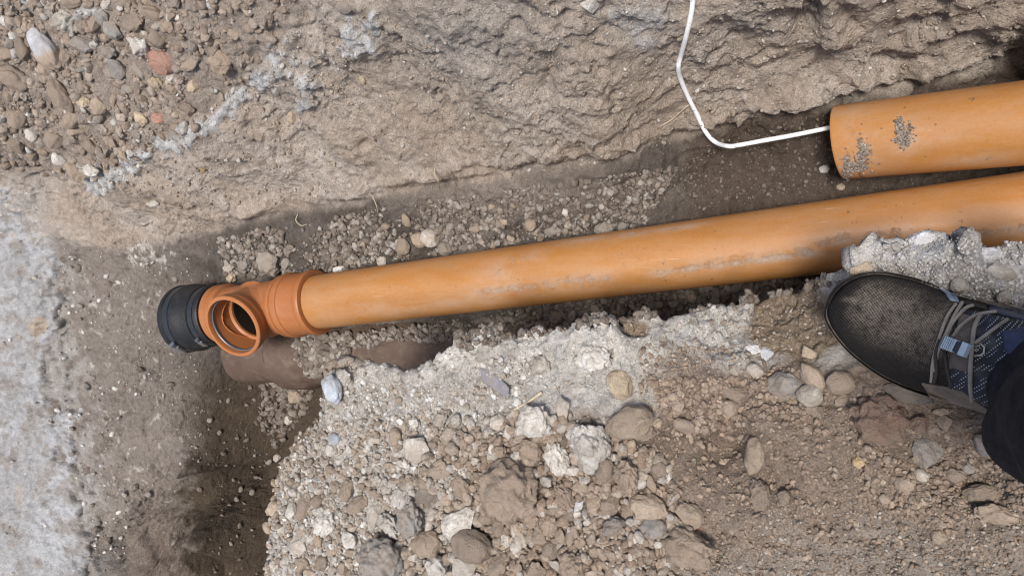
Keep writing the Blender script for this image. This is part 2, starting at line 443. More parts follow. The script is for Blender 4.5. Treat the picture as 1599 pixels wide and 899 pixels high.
# the bank overhangs its toe a little
und = np.exp(-((toe_v - V - 4) / 9.0) ** 2) * smooth(230, 420, U) * smooth(1590, 1480, U)
D -= und * (.012 + .010 * wob)
lip = np.exp(-((toe_v - V - 24) / 11.0) ** 2) * smooth(230, 420, U) * smooth(1590, 1480, U)
D += lip * (.010 + .012 * fbm(P, 14, 3, .5, 61))
edge = np.minimum(np.minimum(xx - X0, X1 - xx), np.minimum(yy - Y0, Y1 - yy)).ravel()
Pd = P + N * (D * smooth(0, .08, edge))[:, None]
# colour (albedo)
def C(*c): return np.array(c)
def lerp(a, b, t): return a + (b - a) * t[:, None]
cn = fbm(P, 5, 4, .6, 71); cn2 = fbm(P, 22, 4, .6, 81)
bank_c = lerp(C(.43, .353, .28) * np.ones((len(P), 3)), C(.475, .41, .345), smooth(-.3, .5, cn))
bank_c = lerp(bank_c, C(.37, .295, .228), smooth(.0, .6, cn2) * .6)
bank_c = lerp(bank_c, C(.40, .37, .335), blob(U, V, 720, 60, 120, 80) * .6 + blob(U, V, 1000, 30, 60, 40) * .6)
bank_c = lerp(bank_c, C(.31, .255, .208), ledgem * .8)
wh = lerp(C(.58, .575, .555) * np.ones((len(P), 3)), C(.46, .46, .45), smooth(-.3, .4, fbm(P, 60, 3, .6, 91)))
bank_c = lerp(bank_c, wh, np.clip(vein, 0, 1) * smooth(-.55, .1, vn + .25))
flo_c = lerp(C(.215, .180, .150) * np.ones((len(P), 3)), C(.175, .142, .115), smooth(-.2, .5, cn))
flo_c = lerp(flo_c, C(.25, .22, .19), smooth(.1, .6, cn2) * .8)
flo_c = lerp(flo_c, C(.26, .225, .19), smooth(330, 270, U) * .65)
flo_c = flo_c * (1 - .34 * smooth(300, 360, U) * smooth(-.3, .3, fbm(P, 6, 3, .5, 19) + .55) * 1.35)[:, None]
flo_c = lerp(flo_c, C(.27, .225, .185), blob(U, V, 780, 300, 200, 32) * .85)
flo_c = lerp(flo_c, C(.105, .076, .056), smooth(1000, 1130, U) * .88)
flo_c = flo_c * (1 - .38 * np.clip(blob(U, V, 330, 560, 90, 60) + blob(U, V, 300, 420, 70, 45), 0, 1))[:, None] * .92  # contact shade round the coupling and tee, painted into the floor colour
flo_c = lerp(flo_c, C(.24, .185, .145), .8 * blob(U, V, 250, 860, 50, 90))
flo_c = lerp(flo_c, C(.075, .055, .037), np.clip(smooth(270, 345, U + 30 * cn2) * smooth(690, 790, V + 24 * cn) + 1.0 * smooth(255, 350, U + 30 * cn2) * smooth(530, 610, V + 20 * cn), 0, 1) )  # pit: damp soil, with the slab's shade also painted into its colour
flo_c = lerp(flo_c, C(.42, .39, .34), smooth(.45, .7, blob(U, V, 225, 400, 30, 16) * .8 + .8 * fbm(P, 34, 4, .65, 203) * smooth(330, 250, U)))
lim_c = lerp(C(.35, .35, .348) * np.ones((len(P), 3)), C(.42, .43, .44), smooth(-.3, .4, cn + .5 * lr))
lim_c = lerp(lim_c, C(.29, .265, .235), smooth(.0, .45, cn2 + .4 * fbm(P, 13, 3, .6, 171)) * .8)
lim_c = lerp(lim_c, C(.40, .31, .22), smooth(.55, .8, blob(U, V, 65, 510, 22, 26) + .4 * cn2) * .8 + smooth(.6, .85, blob(U, V, 30, 770, 12, 40) + .3 * cn2) * .4)
halo = smooth(-60, 0, sdist(U, V, LIMEB) + wob * 30) * (1 - limem)
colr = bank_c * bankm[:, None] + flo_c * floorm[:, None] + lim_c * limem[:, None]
colr = lerp(colr, C(.40, .385, .36), halo * .65 * smooth(-.4, .3, cn2 + .1))
colr = colr * .88 + .12 * (colr @ C(.3, .5, .2))[:, None]
colr *= (1 + .10 * fine)[:, None]
colr = np.clip(colr, .02, .85)
# three objects out of the one skin, sharing their borders exactly
idx = np.arange(NX * NY).reshape(NX, NY)
quads = np.stack([idx[:-1, :-1], idx[1:, :-1], idx[1:, 1:], idx[:-1, 1:]], 2).reshape(-1, 4)
zone = np.where(limem > .5, 2, np.where(bankm > .5, 1, 0))
qz = zone[quads[:, 0]]
GROUND = []
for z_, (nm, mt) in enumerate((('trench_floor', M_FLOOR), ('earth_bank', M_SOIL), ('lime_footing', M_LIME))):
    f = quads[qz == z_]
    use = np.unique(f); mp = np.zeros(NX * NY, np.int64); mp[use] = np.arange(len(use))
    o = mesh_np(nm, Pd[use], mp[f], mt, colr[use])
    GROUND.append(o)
tag(GROUND[0], kind='structure'); tag(GROUND[1], kind='structure'); tag(GROUND[2], kind='structure')
# the surrounding ground, level with the top of the bank, out to the horizon
ring_o = np.array([(X0, Y0), (X1, Y0), (X1, Y1), (X0, Y1)])
per = np.concatenate([idx[:, 0], idx[-1, 1:], idx[::-1, -1][1:], idx[0, ::-1][1:-1]])
pv = Pd[per]; ctr = np.array([(X0 + X1) / 2, (Y0 + Y1) / 2, 0])
rings = [pv]
for k, lv in ((0.10, .30), (0.30, .40), (3.0, .40), (60.0, .40)):
    dirn = pv - ctr; dirn[:, 2] = 0; dirn /= np.linalg.norm(dirn, axis=1)[:, None]
    w = pv + dirn * k
    w[:, 2] = np.maximum(lv, pv[:, 2] * 0 + lv) if k > .2 else (pv[:, 2] * .3 + lv * .7)
    rings.append(w)
nper = len(per); rv = np.concatenate(rings); rf = []
ii = np.arange(nper); jj = (ii + 1) % nper
for k in range(4): rf.append(np.stack([ii + k * nper, ii + (k + 1) * nper, jj + (k + 1) * nper, jj + k * nper], 1))
tag(mesh_np('ground', rv, np.concatenate(rf)[:, ::-1], M_SOIL, np.ones((len(rv), 3)) * C(.30, .25, .2)), kind='structure')

# ------------------------------------------------------------------ broken concrete slab with rubble on it
SE = [(396,1000,.31),(406,899,.31),(410,800,.31),(420,740,.315),(445,684,.32),(478,640,.325),(492,606,.33),(510,576,.33),(530,564,.335),(560,572,.335),(585,568,.335),(618,570,.335),
      (632,592,.335),(648,582,.335),(680,562,.335),(715,532,.335),(760,520,.335),(800,526,.335),(850,516,.33),(900,505,.33),(960,512,.32),(1010,497,.31),(1060,492,.29),(1120,480,.25),(1180,468,.22),
      (1240,452,.21),(1290,438,.24),(1335,428,.28),(1348,402,.31),(1378,380,.33),(1435,364,.335),(1470,366,.335),(1490,382,.335),(1530,386,.335),(1599,376,.335),(1720,372,.335),(1830,378,.33),(1900,600,.33),(1830,1000,.33),(1200,1040,.33)]
SEw = np.array([pix(*p) for p in SE])
poly_w = [tuple(p[:2]) for p in SEw]
SCP = list(SE) + [(1130,520,.27),(1230,500,.245),(1240,560,.29),(1060,540,.31),(1160,560,.30),(1300,560,.31),(900,560,.345),(700,600,.34),(560,620,.335),(480,720,.325),(600,750,.335),(450,850,.32),
      (750,760,.345),(900,780,.35),(1000,700,.34),(1100,700,.325),(1180,660,.325),(1110,690,.315),(1050,760,.345),(1230,760,.33),(1400,650,.335),(1450,500,.335),(1500,440,.34),(1400,420,.335),
      (1500,750,.335),(1350,850,.335),(1200,860,.34),(1000,880,.345),(800,880,.345),(600,880,.335),(1560,870,.335),(1700,500,.335),(1700,800,.335)]
scp = np.array([pix(*c) for c in SCP]); sw = rbf_fit(scp)
sx = np.arange(-.98, .46, .0021); sy = np.arange(-.54, .085, .0021)
SX, SY = np.meshgrid(sx, sy, indexing='ij'); shp = SX.shape
f_x, f_y = SX.ravel(), SY.ravel()
top = rbf_eval(scp, sw, f_x, f_y)
p2 = np.stack([f_x, f_y, np.zeros_like(f_x)], 1)
sd = sdist(f_x, f_y, poly_w) + .010 * fbm(p2, 22, 4, .6, 3) + .006 * fbm(p2, 70, 3, .6, 9)
tt = np.clip(-sd / .045, 0, 1.3)                                # 0 at the rim, then down the hidden side
bevm = smooth(600, 500, unpix(np.stack([f_x, f_y, top], 1))[0])
prof = np.where(sd > .014, 0.0, np.where(sd > 0, -((.014 - sd) / .014) ** 2 * .012, -.012 - np.minimum(tt, .4) / .4 * .10 - np.maximum(tt - .4, 0) * .62))
sds = sdist(f_x, f_y, poly_w).reshape(shp)
gx = np.gradient(sds, .0021, axis=0).ravel(); gy = np.gradient(sds, .0021, axis=1).ravel()
for _ in range(1): pass
inw = np.where(sd < 0, -sd + .004 + .10 * tt, 0.0)
zs = top + prof - bevm * .045 * np.clip((.034 - sd) / .034, 0, 1) ** 2
S0 = np.stack([f_x, f_y, zs], 1)
SK = np.stack([gx * inw, gy * inw, inw * 0], 1)
g = S0.reshape(*shp, 3); nn = np.cross(np.gradient(g, axis=0), np.gradient(g, axis=1)); nn /= np.linalg.norm(nn, axis=2)[:, :, None] + 1e-9
nn = nn.reshape(-1, 3)
Us, Vs = unpix(S0)
onTop = smooth(-.004, .010, sd)
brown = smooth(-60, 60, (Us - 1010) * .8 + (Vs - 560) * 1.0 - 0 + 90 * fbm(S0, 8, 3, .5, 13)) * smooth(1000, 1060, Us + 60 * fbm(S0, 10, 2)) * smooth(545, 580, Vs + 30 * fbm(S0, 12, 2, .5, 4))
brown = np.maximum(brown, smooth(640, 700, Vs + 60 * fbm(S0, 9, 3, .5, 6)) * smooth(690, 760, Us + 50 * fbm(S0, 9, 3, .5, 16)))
tan = smooth(.4, .7, blob(Us, Vs, 1245, 500, 95, 75) * 1.1 + blob(Us, Vs, 990, 515, 30, 16) + .25 * fbm(S0, 30, 3))
edgew = smooth(.085, .012, sd) * smooth(620, 560, Vs)
sm = fbm(S0, 30, 4, .55, 15); sf = fbm(S0, 120, 4, .6, 25); sl_ = fbm(S0, 9, 3, .5, 35)
g1 = granule(S0, 45, 1.1, .4); g2 = granule(S0, 100, 3.3, .5); g3 = granule(S0, 210, 5.5, .6)
smz = np.clip(tan + .7 * blob(Us, Vs, 640, 600, 120, 50) + .6 * blob(Us, Vs, 1110, 710, 60, 40), 0, 1)
DS = sl_ * .010 + (1 - tan) * edgew * (np.maximum(0, fbm(S0, 14, 4, .5, 91)) * .046 + .006) + brown * fbm(S0, 15, 4, .55, 93) * .010 + sm * (.006 + .006 * edgew) + sf * .0026 + (g1 * .008 * smooth(-.2, .3, sl_) + g2 * .0055 + g3 * .003) * (1 - .8 * smz)
hol = 0
for (cx, cy, rx, ry, a) in ((1110,712,46,28,.014),(1150,690,30,24,.010),(985,518,24,10,.014),(900,600,34,22,.008),(740,650,60,20,.006),(1210,850,60,30,.006),(1395,690,30,26,.014),(1510,760,50,16,.010),(700,830,60,60,.012),(870,700,30,40,.012),(920,745,90,60,.010),(800,840,110,60,.010),(660,800,60,60,.006),(980,800,60,40,.010)):
    hol = hol + a * blob(Us, Vs, cx, cy, rx, ry)
nn = np.where(sd[:, None] < .002, np.array([0, 0, 1.0]), nn)
S = S0 + SK + nn * ((DS - hol) * (0.3 + .7 * onTop))[:, None]
n1 = fbm(S0, 6, 4, .6, 45); n2 = fbm(S0, 26, 4, .6, 55)
sc_ = lerp(C(.45, .415, .365) * np.ones((len(S0), 3)), C(.51, .485, .445), smooth(-.3, .4, n1))
sc_ = lerp(sc_, C(.35, .30, .245), smooth(.05, .5, n2) * .7)
sc_ = lerp(sc_, C(.71, .67, .60), edgew * smooth(-.25, .35, n2) * .9 * (1 - tan))
sc_ = lerp(sc_, C(.255, .190, .140), brown * .92)
sc_ = lerp(sc_, C(.33, .29, .245), brown * smooth(760, 880, Vs + 80 * n1) * .8)
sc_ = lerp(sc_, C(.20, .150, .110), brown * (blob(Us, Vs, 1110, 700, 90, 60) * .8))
sc_ = lerp(sc_, C(.185, .138, .102), brown * smooth(690, 760, Us) * smooth(1080, 1000, Us) * smooth(640, 700, Vs) * .8)  # damp fines under the heap, darkened to paint in the shade between stones
sc_ = lerp(sc_, C(.30, .225, .150), tan)
sc_ = lerp(sc_, C(.66, .65, .63), smooth(.5, .8, blob(Us, Vs, 1440, 390, 70, 26) + blob(Us, Vs, 1560, 420, 70, 26) + .4 * n2) * (1 - brown))
sc_ = lerp(sc_, C(.60, .57, .52), smooth(.5, .8, blob(Us, Vs, 1075, 520, 50, 16) + blob(Us, Vs, 1130, 530, 50, 14) + blob(Us, Vs, 880, 530, 60, 22)+ .4 * n2))
sc_ = lerp(sc_, C(.36, .265, .18), smooth(.026, .014, sd + .012 * n2) * smooth(620, 500, Us) * .95)
sc_ = lerp(sc_, C(.40, .35, .29), smooth(-.02, -.03, sd))
sc_ = sc_ * .86 + .14 * (sc_ @ C(.3, .5, .2))[:, None]
sc_ = np.clip(sc_ * (1 + .12 * sf)[:, None], .02, .85)
nx_, ny_ = shp
ids = np.arange(nx_ * ny_).reshape(shp)
sq = np.stack([ids[:-1, :-1], ids[1:, :-1], ids[1:, 1:], ids[:-1, 1:]], 2).reshape(-1, 4)
sq = sq[(sd[sq] > -.05).any(1)]
use = np.unique(sq); mp = np.zeros(nx_ * ny_, np.int64); mp[use] = np.arange(len(use))
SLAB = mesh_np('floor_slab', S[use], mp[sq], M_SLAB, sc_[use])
tag(SLAB, kind='structure')

# ------------------------------------------------------------------ finding the ground under a pixel or a point
bpy.context.view_layer.update()
CAMP = Vector((0, 0, H))
SURF = GROUND + [SLAB]
def cast(org, d, objs=None):
    best = None
    for o in objs or SURF:
        mw = o.matrix_world; inv = mw.inverted()
        ok, p, n, _ = o.ray_cast(inv @ org, (inv.to_3x3() @ d).normalized())
        if ok: p = mw @ p; n = (mw.to_3x3() @ n).normalized()
        if ok and (best is None or (p - org).length < (best[0] - org).length): best = (p, n, o)
    return best
def hit(u, v, objs=None):
    d = Vector(pix(u, v, -1.0)) - CAMP
    r = cast(CAMP, d.normalized(), objs)
    if r is None: return None
    p, n, o = r
    depth = -SI * p.x - CO * (p.z - H)
    return p, (n if n.z > -.2 else -n), depth / FPX, o            # place, normal, metres per photo pixel, surface

# ------------------------------------------------------------------ stones
def ico(level):
    t = (1 + 5 ** .5) / 2
    v = [(-1,t,0),(1,t,0),(-1,-t,0),(1,-t,0),(0,-1,t),(0,1,t),(0,-1,-t),(0,1,-t),(t,0,-1),(t,0,1),(-t,0,-1),(-t,0,1)]
    f = [(0,11,5),(0,5,1),(0,1,7),(0,7,10),(0,10,11),(1,5,9),(5,11,4),(11,10,2),(10,7,6),(7,1,8),(3,9,4),(3,4,2),(3,2,6),(3,6,8),(3,8,9),(4,9,5),(2,4,11),(6,2,10),(8,6,7),(9,8,1)]
    v = [np.array(p) / np.linalg.norm(p) for p in v]
    for _ in range(level):
        c = {}; nf = []
        def m(a, b):
            k = (min(a, b), max(a, b))
            if k not in c:
                p = v[a] + v[b]; v.append(p / np.linalg.norm(p)); c[k] = len(v) - 1
            return c[k]
        for a, b, d in f:
            ab, bd, da = m(a, b), m(b, d), m(d, a)
            nf += [(a, ab, da), (b, bd, ab), (d, da, bd), (ab, bd, da)]
        f = nf
    return np.array(v), np.array(f, np.int32)
ICO = [ico(k) for k in range(5)]
def rock(rng, level, shape):
    v, f = ICO[level]; v = v.copy()
    off = rng.rand(3) * 50
    npl, lo, amp, fr = {'a': (11, .50, .10, 2.4), 'r': (6, .74, .14, 1.4), 'l': (7, .60, .26, 2.2), 'f': (7, .55, .16, 2.2), 'k': (7, .66, .25, 2.5)}[shape]
    for _ in range(npl):
        n = rng.normal(size=3); n /= np.linalg.norm(n)
        d = v @ n; lim = lo + rng.rand() * (1 - lo) * .8
        v -= n * np.maximum(0, d - lim)[:, None] * .94
    v *= (1 + amp * fbm(v, fr, 2, .5, off))[:, None]
    if level >= 3: v *= (1 + (.05 if shape in 'lk' else .028 if shape in 'af' else .01) * fbm(v, 7, 3, .6, off + 9))[:, None]
    mn, mx = v.min(0), v.max(0)
    return (v - (mn + mx) / 2) / ((mx - mn) / 2), f
def place_stone(name, u, v, w, h, rot, typ, shape='a', thick=.75, sink=.42, label=None, cat='stone', group=None, level=3, seed=0, objs=None, sharp=None):
    r = hit(u, v, objs)
    if r is None: return None
    p, n, m, so = r
    rng = np.random.RandomState(seed * 131 + int(u) * 7 + int(v) * 13)
    vv, f = rock(rng, level, shape)
    dims = np.array([w * m / 2, h * m / 2, thick * min(w, h) * m / 2])
    vv = vv * dims
    up = (n * .55 + Vector((0, 0, .45)) + (CAMP - p).normalized() * .35).normalized()
    xd = Vector((math.cos(math.radians(rot)), math.sin(math.radians(rot)), 0)); xd = (xd - up * xd.dot(up)).normalized()
    R = Matrix((xd, up.cross(xd), up)).transposed().to_4x4()
    o = mesh_np(name, vv, f, ST[typ], smooth_angle=sharp or (34 if shape in 'af' else None))
    o.matrix_world = Matrix.Translation(p + up * dims[2] * (1 - 2 * sink)) @ R
    return tag(o, label, cat, group)
# each stone one can pick out: u, v, w, h, turn, kind, shape, name, label
HERO = [
 # stony ledge, top left
 (112,37,52,42,8,'pale','l','stone','rough pale grey block, largest stone near the top left corner'),
 (73,75,66,38,-72,'twotone','r','stone','tall pale flint with a tan lower half, left of the pale grey block'),
 (257,95,46,40,-8,'brick','a','brick_fragment','broken piece of pink red brick among the stones at top left'),
 (219,69,32,34,0,'white','l','stone','round knobbly chalk white stone just above the brick fragment'),
 (132,70,40,27,-8,'grey','a','stone','flat dark grey stone directly below the pale grey block'),
 (162,27,23,25,0,'grey','r','stone','smooth light grey pebble to the right of the pale grey block'),
 (169,9,17,18,20,'white','a','pebble','small whitish pebble at the top edge above the smooth grey one'),
 (180,48,27,29,0,'grey','a','stone','angular grey stone between the chalk white stone and the pale block'),
 (186,105,27,34,10,'grey','a','stone','upright angular grey stone left of the brick fragment'),
 (174,79,29,22,0,'grey','l','clod','crumbly grey clod above the upright grey stone'),
 (250,58,32,30,0,'brown','r','stone','brown rounded stone right of the chalk white stone'),
 (268,42,25,26,20,'tan','a','stone','tan angular stone up and right of the brown rounded one'),
 (298,98,44,22,32,'brown','f','stone','flat brown stone leaning just right of the brick fragment'),
 (347,98,42,38,-12,'clod','l','clod','large grey brown clod at the right end of the stony ledge'),
 (22,121,50,30,-35,'brown','r','stone','long reddish brown stone at the left edge below the tall flint'),
 (95,150,56,26,-62,'brown','r','stone','banana shaped brown stone in the middle of the stony ledge'),
 (115,185,36,25,38,'tan','r','stone','oval tan stone below the banana shaped brown one'),
 (155,165,31,26,20,'tan','a','stone','pointed tan stone right of the banana shaped one'),
 (180,156,17,23,0,'tan','a','pebble','small upright tan pebble below the upright grey stone'),
 (134,160,24,17,-5,'cream','l','pebble','small cream pebble touching the pointed tan stone'),
 (88,218,32,27,-15,'brown','a','stone','brown angular stone low on the ledge above the small white stone'),
 (93,247,21,22,0,'white','a','pebble','whitish pebble at the lower edge of the stony ledge'),
 (51,209,18,26,10,'white','a','pebble','pale white pebble near the lower left of the ledge'),
 (223,182,22,26,0,'cream','l','stone','cream lumpy stone midway between brick fragment and white vein'),
 (10,85,34,23,-12,'brown','r','stone','brown stone cut by the left edge, above the long reddish one'),
 (17,67,21,18,0,'grey','r','pebble','rounded grey pebble near the left edge beside the tall flint'),
 (37,78,36,20,-80,'brown','r','stone','upright grey brown stone just left of the tall flint'),
 (28,185,34,29,60,'brown','r','stone','big brown rounded stone near the left edge at mid ledge'),
 (27,225,30,24,-50,'brown','a','stone','brown stone leaning at the left edge above the lime footing'),
 (221,110,24,31,-15,'grey','a','stone','dark grey wedge stone touching the left of the brick fragment'),
 (245,129,24,20,0,'cream','l','stone','cream knobbly stone directly below the brick fragment'),
 (268,120,14,16,0,'white','a','pebble','tiny white pebble below the right end of the brick fragment'),
 (305,136,18,22,-30,'cream','a','pebble','cream pebble below the flat leaning stone'),
 (113,5,38,18,0,'brown','r','stone','brown stone cut by the top edge above the pale grey block'),
 (215,35,46,30,-5,'brown','l','stone','wide flat brown stone above the chalk white stone'),
 (238,20,32,24,-30,'brown','a','stone','brown slab shaped stone near the top edge, left of centre ledge'),
 (150,38,24,28,-25,'brown','a','stone','brown wedge between the pale grey block and the angular grey stone'),
 (71,108,18,22,0,'tan','r','pebble','tan pebble tucked under the foot of the tall flint'),
 (335,75,17,26,-15,'brown','r','pebble','narrow brown pebble above the large grey brown clod'),
 (302,72,17,20,0,'grey','r','pebble','grey brown pebble above the flat leaning stone'),
 (118,204,25,14,10,'tan','r','pebble','thin flat tan pebble under the oval tan stone'),
 (103,88,20,30,-10,'brown','r','stone','dusty grey brown stone right beside the tall flint'),
 (117,268,36,24,-35,'tan','a','stone','tan slab stone tilted at the start of the white vein'),
 (144,267,24,18,-20,'white','l','pebble','white lump where the pale vein begins'),
 (248,184,22,17,-20,'brick','r','pebble','dusty pinkish pebble beside the cream lumpy stone'),
 # bank
 (922,8,24,24,30,'white','a','stone','white and grey flint set in the top of the bank near the cable'),
 (540,10,30,20,0,'grey','r','stone','smooth grey stone in the bank at the top edge'),
 (457,183,15,21,-8,'cream','r','pebble','small cream pebble set in the bank face'),
 (317,264,9,12,0,'ochre','a','pebble','tiny yellow pebble in the bank below the white vein'),
 (567,124,11,15,20,'cream','r','pebble','little oval pebble in the bank above the middle of the face'),
 (240,318,18,12,-10,'white','a','pebble','pale flat pebble low in the bank at the left'),
 # trench soil
 (675,369,30,28,-30,'pale','a','stone','pale angular stone in the trench soil, above the orange pipe'),
 (655,375,28,22,-40,'tan','a','stone','tan stone leaning on the pale angular one in the trench'),
 (697,388,24,23,0,'grey','r','stone','round grey stone touching the pipe below the pale angular one'),
 (598,408,16,18,0,'pale','r','pebble','pale pebble against the top of the orange pipe, left of the tan stone'),
 (630,385,24,28,20,'brown','a','clod','dark crumbly clod in the trench left of the tan stone'),
 (830,350,20,20,-10,'tan','r','stone','tan round stone in the trench above the middle of the pipe'),
 (863,359,25,16,22,'grey','r','stone','flat grey green pebble above the middle of the pipe'),
 (883,332,11,13,0,'white','r','pebble','small whitish pebble up the slope from the flat grey green one'),
 (635,343,14,23,10,'tan','r','pebble','upright tan pebble at the foot of the bank in the trench'),
 (603,353,15,11,0,'tan','r','pebble','small tan pebble at the left of the trench gravel'),
 (943,356,33,27,-6,'grey','l','stone','large dusty grey stone touching the pipe, right of the trench gravel'),
 (972,354,17,19,0,'grey','l','stone','smaller dusty grey stone right beside the large dusty one'),
 (530,420,26,10,8,'chalk','a','stone','bluish white chalk lump lying against the pipe near its socket'),
 (423,408,36,44,-10,'grey','k','clod','cracked grey clay lump standing behind the pipe junction'),
 (385,414,27,24,0,'grey','k','clod','grey clay lump left of the cracked one behind the junction'),
 (358,418,19,14,10,'pale','l','clod','small pale grey clay lump at the left end of the row'),
 (363,434,15,18,0,'cream','l','pebble','sandy yellow pebble against the orange junction'),
 (450,411,17,18,0,'grey','a','clod','small grey clay lump right of the cracked one'),
 (462,618,22,22,0,'tan','r','pebble','round brown pebble alone on the dark floor below the clay pipe'),
 (483,558,9,9,0,'chalk','a','pebble','tiny white pebble on the soil lying over the clay pipe'),
 (1287,265,15,13,25,'white','a','pebble','white pebble on the dark floor under the cut pipe end'),
 (1312,293,13,11,0,'cream','r','pebble','cream pebble between the two orange pipes'),
 (700,527,1,1,0,'tan','r','pebble',None),
 (870,493,28,20,10,'brown','l','clod','dark clod in the gap between the pipe and the slab'),
 (846,506,22,14,0,'brown','l','clod','dark flat clod at the slab edge below the middle of the pipe'),
 # slab, left part
 (522,607,46,29,-72,'bluew','r','stone','blue white shell shaped flint on the left corner of the slab'),
 (526,685,24,19,-5,'blue','r','pebble','smooth blue grey pebble on the pale left part of the slab'),
 (518,702,16,21,10,'white','r','pebble','cream white pebble just under the blue grey one'),
 (530,717,14,19,-20,'white','a','pebble','white pebble right of the cream one below the blue grey pebble'),
 (618,681,21,30,6,'tan','r','stone','upright tan stone beside the large worn flint on the slab'),
 (586,687,22,18,10,'pale','r','stone','pale half buried pebble left of the upright tan stone'),
 (652,698,42,40,-38,'pale','a','stone','large grey worn flint with a curved edge on the slab'),
 (715,656,17,21,0,'pale','r','pebble','pale round pebble above and right of the large worn flint'),
 (692,655,30,20,50,'pale','l','stone','pale lump left of the pale round pebble'),
 (648,660,17,21,0,'white','l','pebble','white pitted pebble above the large worn flint'),
 (742,557,19,19,0,'white','a','pebble','white flint chip near the slab edge above the slate sliver'),
 (667,773,40,48,-20,'flint','f','stone','dark grey flint flake standing in the rubble'),
 (592,748,21,19,0,'pale','l','stone','pale crumbly stone below the large worn flint'),
 (546,766,22,36,-8,'tan','l','stone','tan upright lump left of the rubble heap'),
 (690,729,36,36,10,'tan','l','clod','tan clod right above the dark grey flint flake'),
 (431,793,24,24,-20,'cream','r','stone','cream oval pebble at the left edge of the slab'),
 (456,797,20,25,-10,'white','a','stone','white broken flint right of the cream oval pebble'),
 (476,791,23,42,-14,'brown','r','stone','tall brown stone right of the white broken flint'),
 (498,781,19,21,-20,'brown','r','stone','brown rounded stone beside the tall brown one'),
 (495,798,13,13,0,'white','r','pebble','small white ball shaped pebble under the brown rounded stone'),
 (512,815,34,46,-12,'white','l','stone','white chalky stone near the left slab edge'),
 (468,850,34,30,-30,'pale','f','stone','pale triangular flint near the lower left of the slab'),
 (473,877,22,22,0,'tan','r','stone','tan rounded stone under the pale triangular flint'),
 (549,839,24,27,20,'white','r','stone','white egg shaped pebble left of the big square block'),
 (560,786,38,24,32,'brown','r','stone','grey brown bean shaped stone above the white egg shaped pebble'),
 (589,800,52,25,64,'pale','a','stone','long pale flint standing left of the forked flint'),
 (614,817,46,32,-55,'white','k','stone','white and tan knobbly flint leaning over the square block'),
 (630,776,30,40,-10,'white','k','stone','pale knobbly flint head left of the dark grey flint flake'),
 (649,810,44,56,15,'grey','k','stone','big greenish grey knobbly flint beside the dark flake'),
 (599,869,80,70,0,'grey','l','stone','big square grey block at the bottom edge of the photo'),
 (675,848,48,42,10,'tan','r','stone','large rounded pale brown stone right of the square block'),
 (685,880,40,40,20,'white','l','stone','white pitted stone at the bottom edge below the rounded brown one'),
 (719,812,62,40,42,'white','a','stone','long whitish flint slanting up through the rubble'),
 (729,878,44,40,18,'pale','a','stone','speckled white stone at the bottom edge under the big brown one'),
 (738,850,66,50,-14,'brown','r','stone','big smooth brown stone behind the speckled white one'),
 (723,757,30,42,20,'clod','k','clod','crumbly pale clod at the head of the long whitish flint'),
 (502,877,20,24,-10,'brown','r','stone','brown stone at the lower left of the slab'),
 (521,860,22,17,0,'tan','r','pebble','tan flat pebble in the lower left gravel'),
 (537,886,17,25,0,'brown','a','stone','brown upright stone left of the square block near the bottom'),
 # slab, middle
 (928,558,62,44,6,'white','k','stone','big white knobbly flint near the slab edge above the oval cream pebble'),
 (968,600,50,40,-42,'cream','r','stone','smooth oval cream pebble below the big white flint'),
 (986,656,76,50,24,'tan','r','stone','large smooth tan cobble in the middle of the slab'),
 (923,685,70,84,0,'white','l','stone','large white boulder of chalk beside the tan cobble'),
 (900,683,26,54,12,'brown','l','stone','brown stone pressed against the left side of the white boulder'),
 (842,656,54,50,0,'ochrew','k','stone','knobbly white flint with ochre stains left of the boulder'),
 (815,670,15,18,0,'white','r','pebble','small white ball touching the ochre stained flint'),
 (872,717,58,38,-62,'white','k','stone','white flint under the left of the boulder'),
 (843,569,32,30,0,'pale','l','stone','pale grey lump half sunk in the slab left of the big white flint'),
 (903,606,30,19,8,'white','a','stone','white chip below the big white flint'),
 (882,637,22,36,14,'pale','a','stone','pale grey upright stone above the white boulder'),
 (1003,677,42,30,30,'brown','l','stone','brown stone hidden under the large tan cobble'),
 (830,702,40,34,-10,'clod','l','clod','grey brown clod under the ochre stained flint'),
 (777,657,23,28,0,'pale','l','stone','pale pitted stone left of the twig'),
 (793,674,18,24,10,'white','a','pebble','white pointed pebble left of the ochre stained flint'),
 (811,768,96,104,-10,'clod','k','clod','huge brown soil clod in the middle of the rubble'),
 (946,728,30,40,-25,'brown','r','stone','smooth brown stone below the white boulder'),
 (978,742,38,56,5,'clod','k','clod','tall crumbly clod right of the smooth brown stone'),
 (1015,752,40,16,-58,'tan','f','stone','thin tan flint splinter pointing at the brown block'),
 (1018,788,62,44,-12,'tan','a','stone','brown angular block at the right end of the rubble'),
 (961,820,38,30,5,'grey','l','stone','pale grey stone below the tan flint splinter group'),
 (1024,825,40,32,0,'grey','r','stone','grey rounded stone under the brown angular block'),
 (980,801,40,20,62,'tan','f','stone','tan wedge of flint standing between clod and block'),
 (954,786,32,38,0,'brown','l','clod','brown hollow clod left of the tan wedge'),
 (905,788,13,32,4,'chalk','a','pebble','thin white chip standing in the brown rubble'),
 (929,785,26,38,0,'clod','l','clod','brown clod right of the thin white chip'),
 (881,775,46,28,-60,'clod','k','clod','lumpy grey clod right of the huge brown clod'),
 (861,814,27,36,0,'clod','l','clod','pale brown clod below the lumpy grey one'),
 (843,837,25,28,0,'clod','a','clod','angular brown clod left of the pale brown one, near the bottom'),
 (876,834,18,25,20,'tan','a','stone','tan pointed pebble near the bottom of the rubble'),
 (814,841,24,38,0,'pale','l','stone','pale upright stone below the huge brown clod'),
 (759,804,28,24,10,'brown','r','stone','dark rounded stone left of the huge brown clod'),
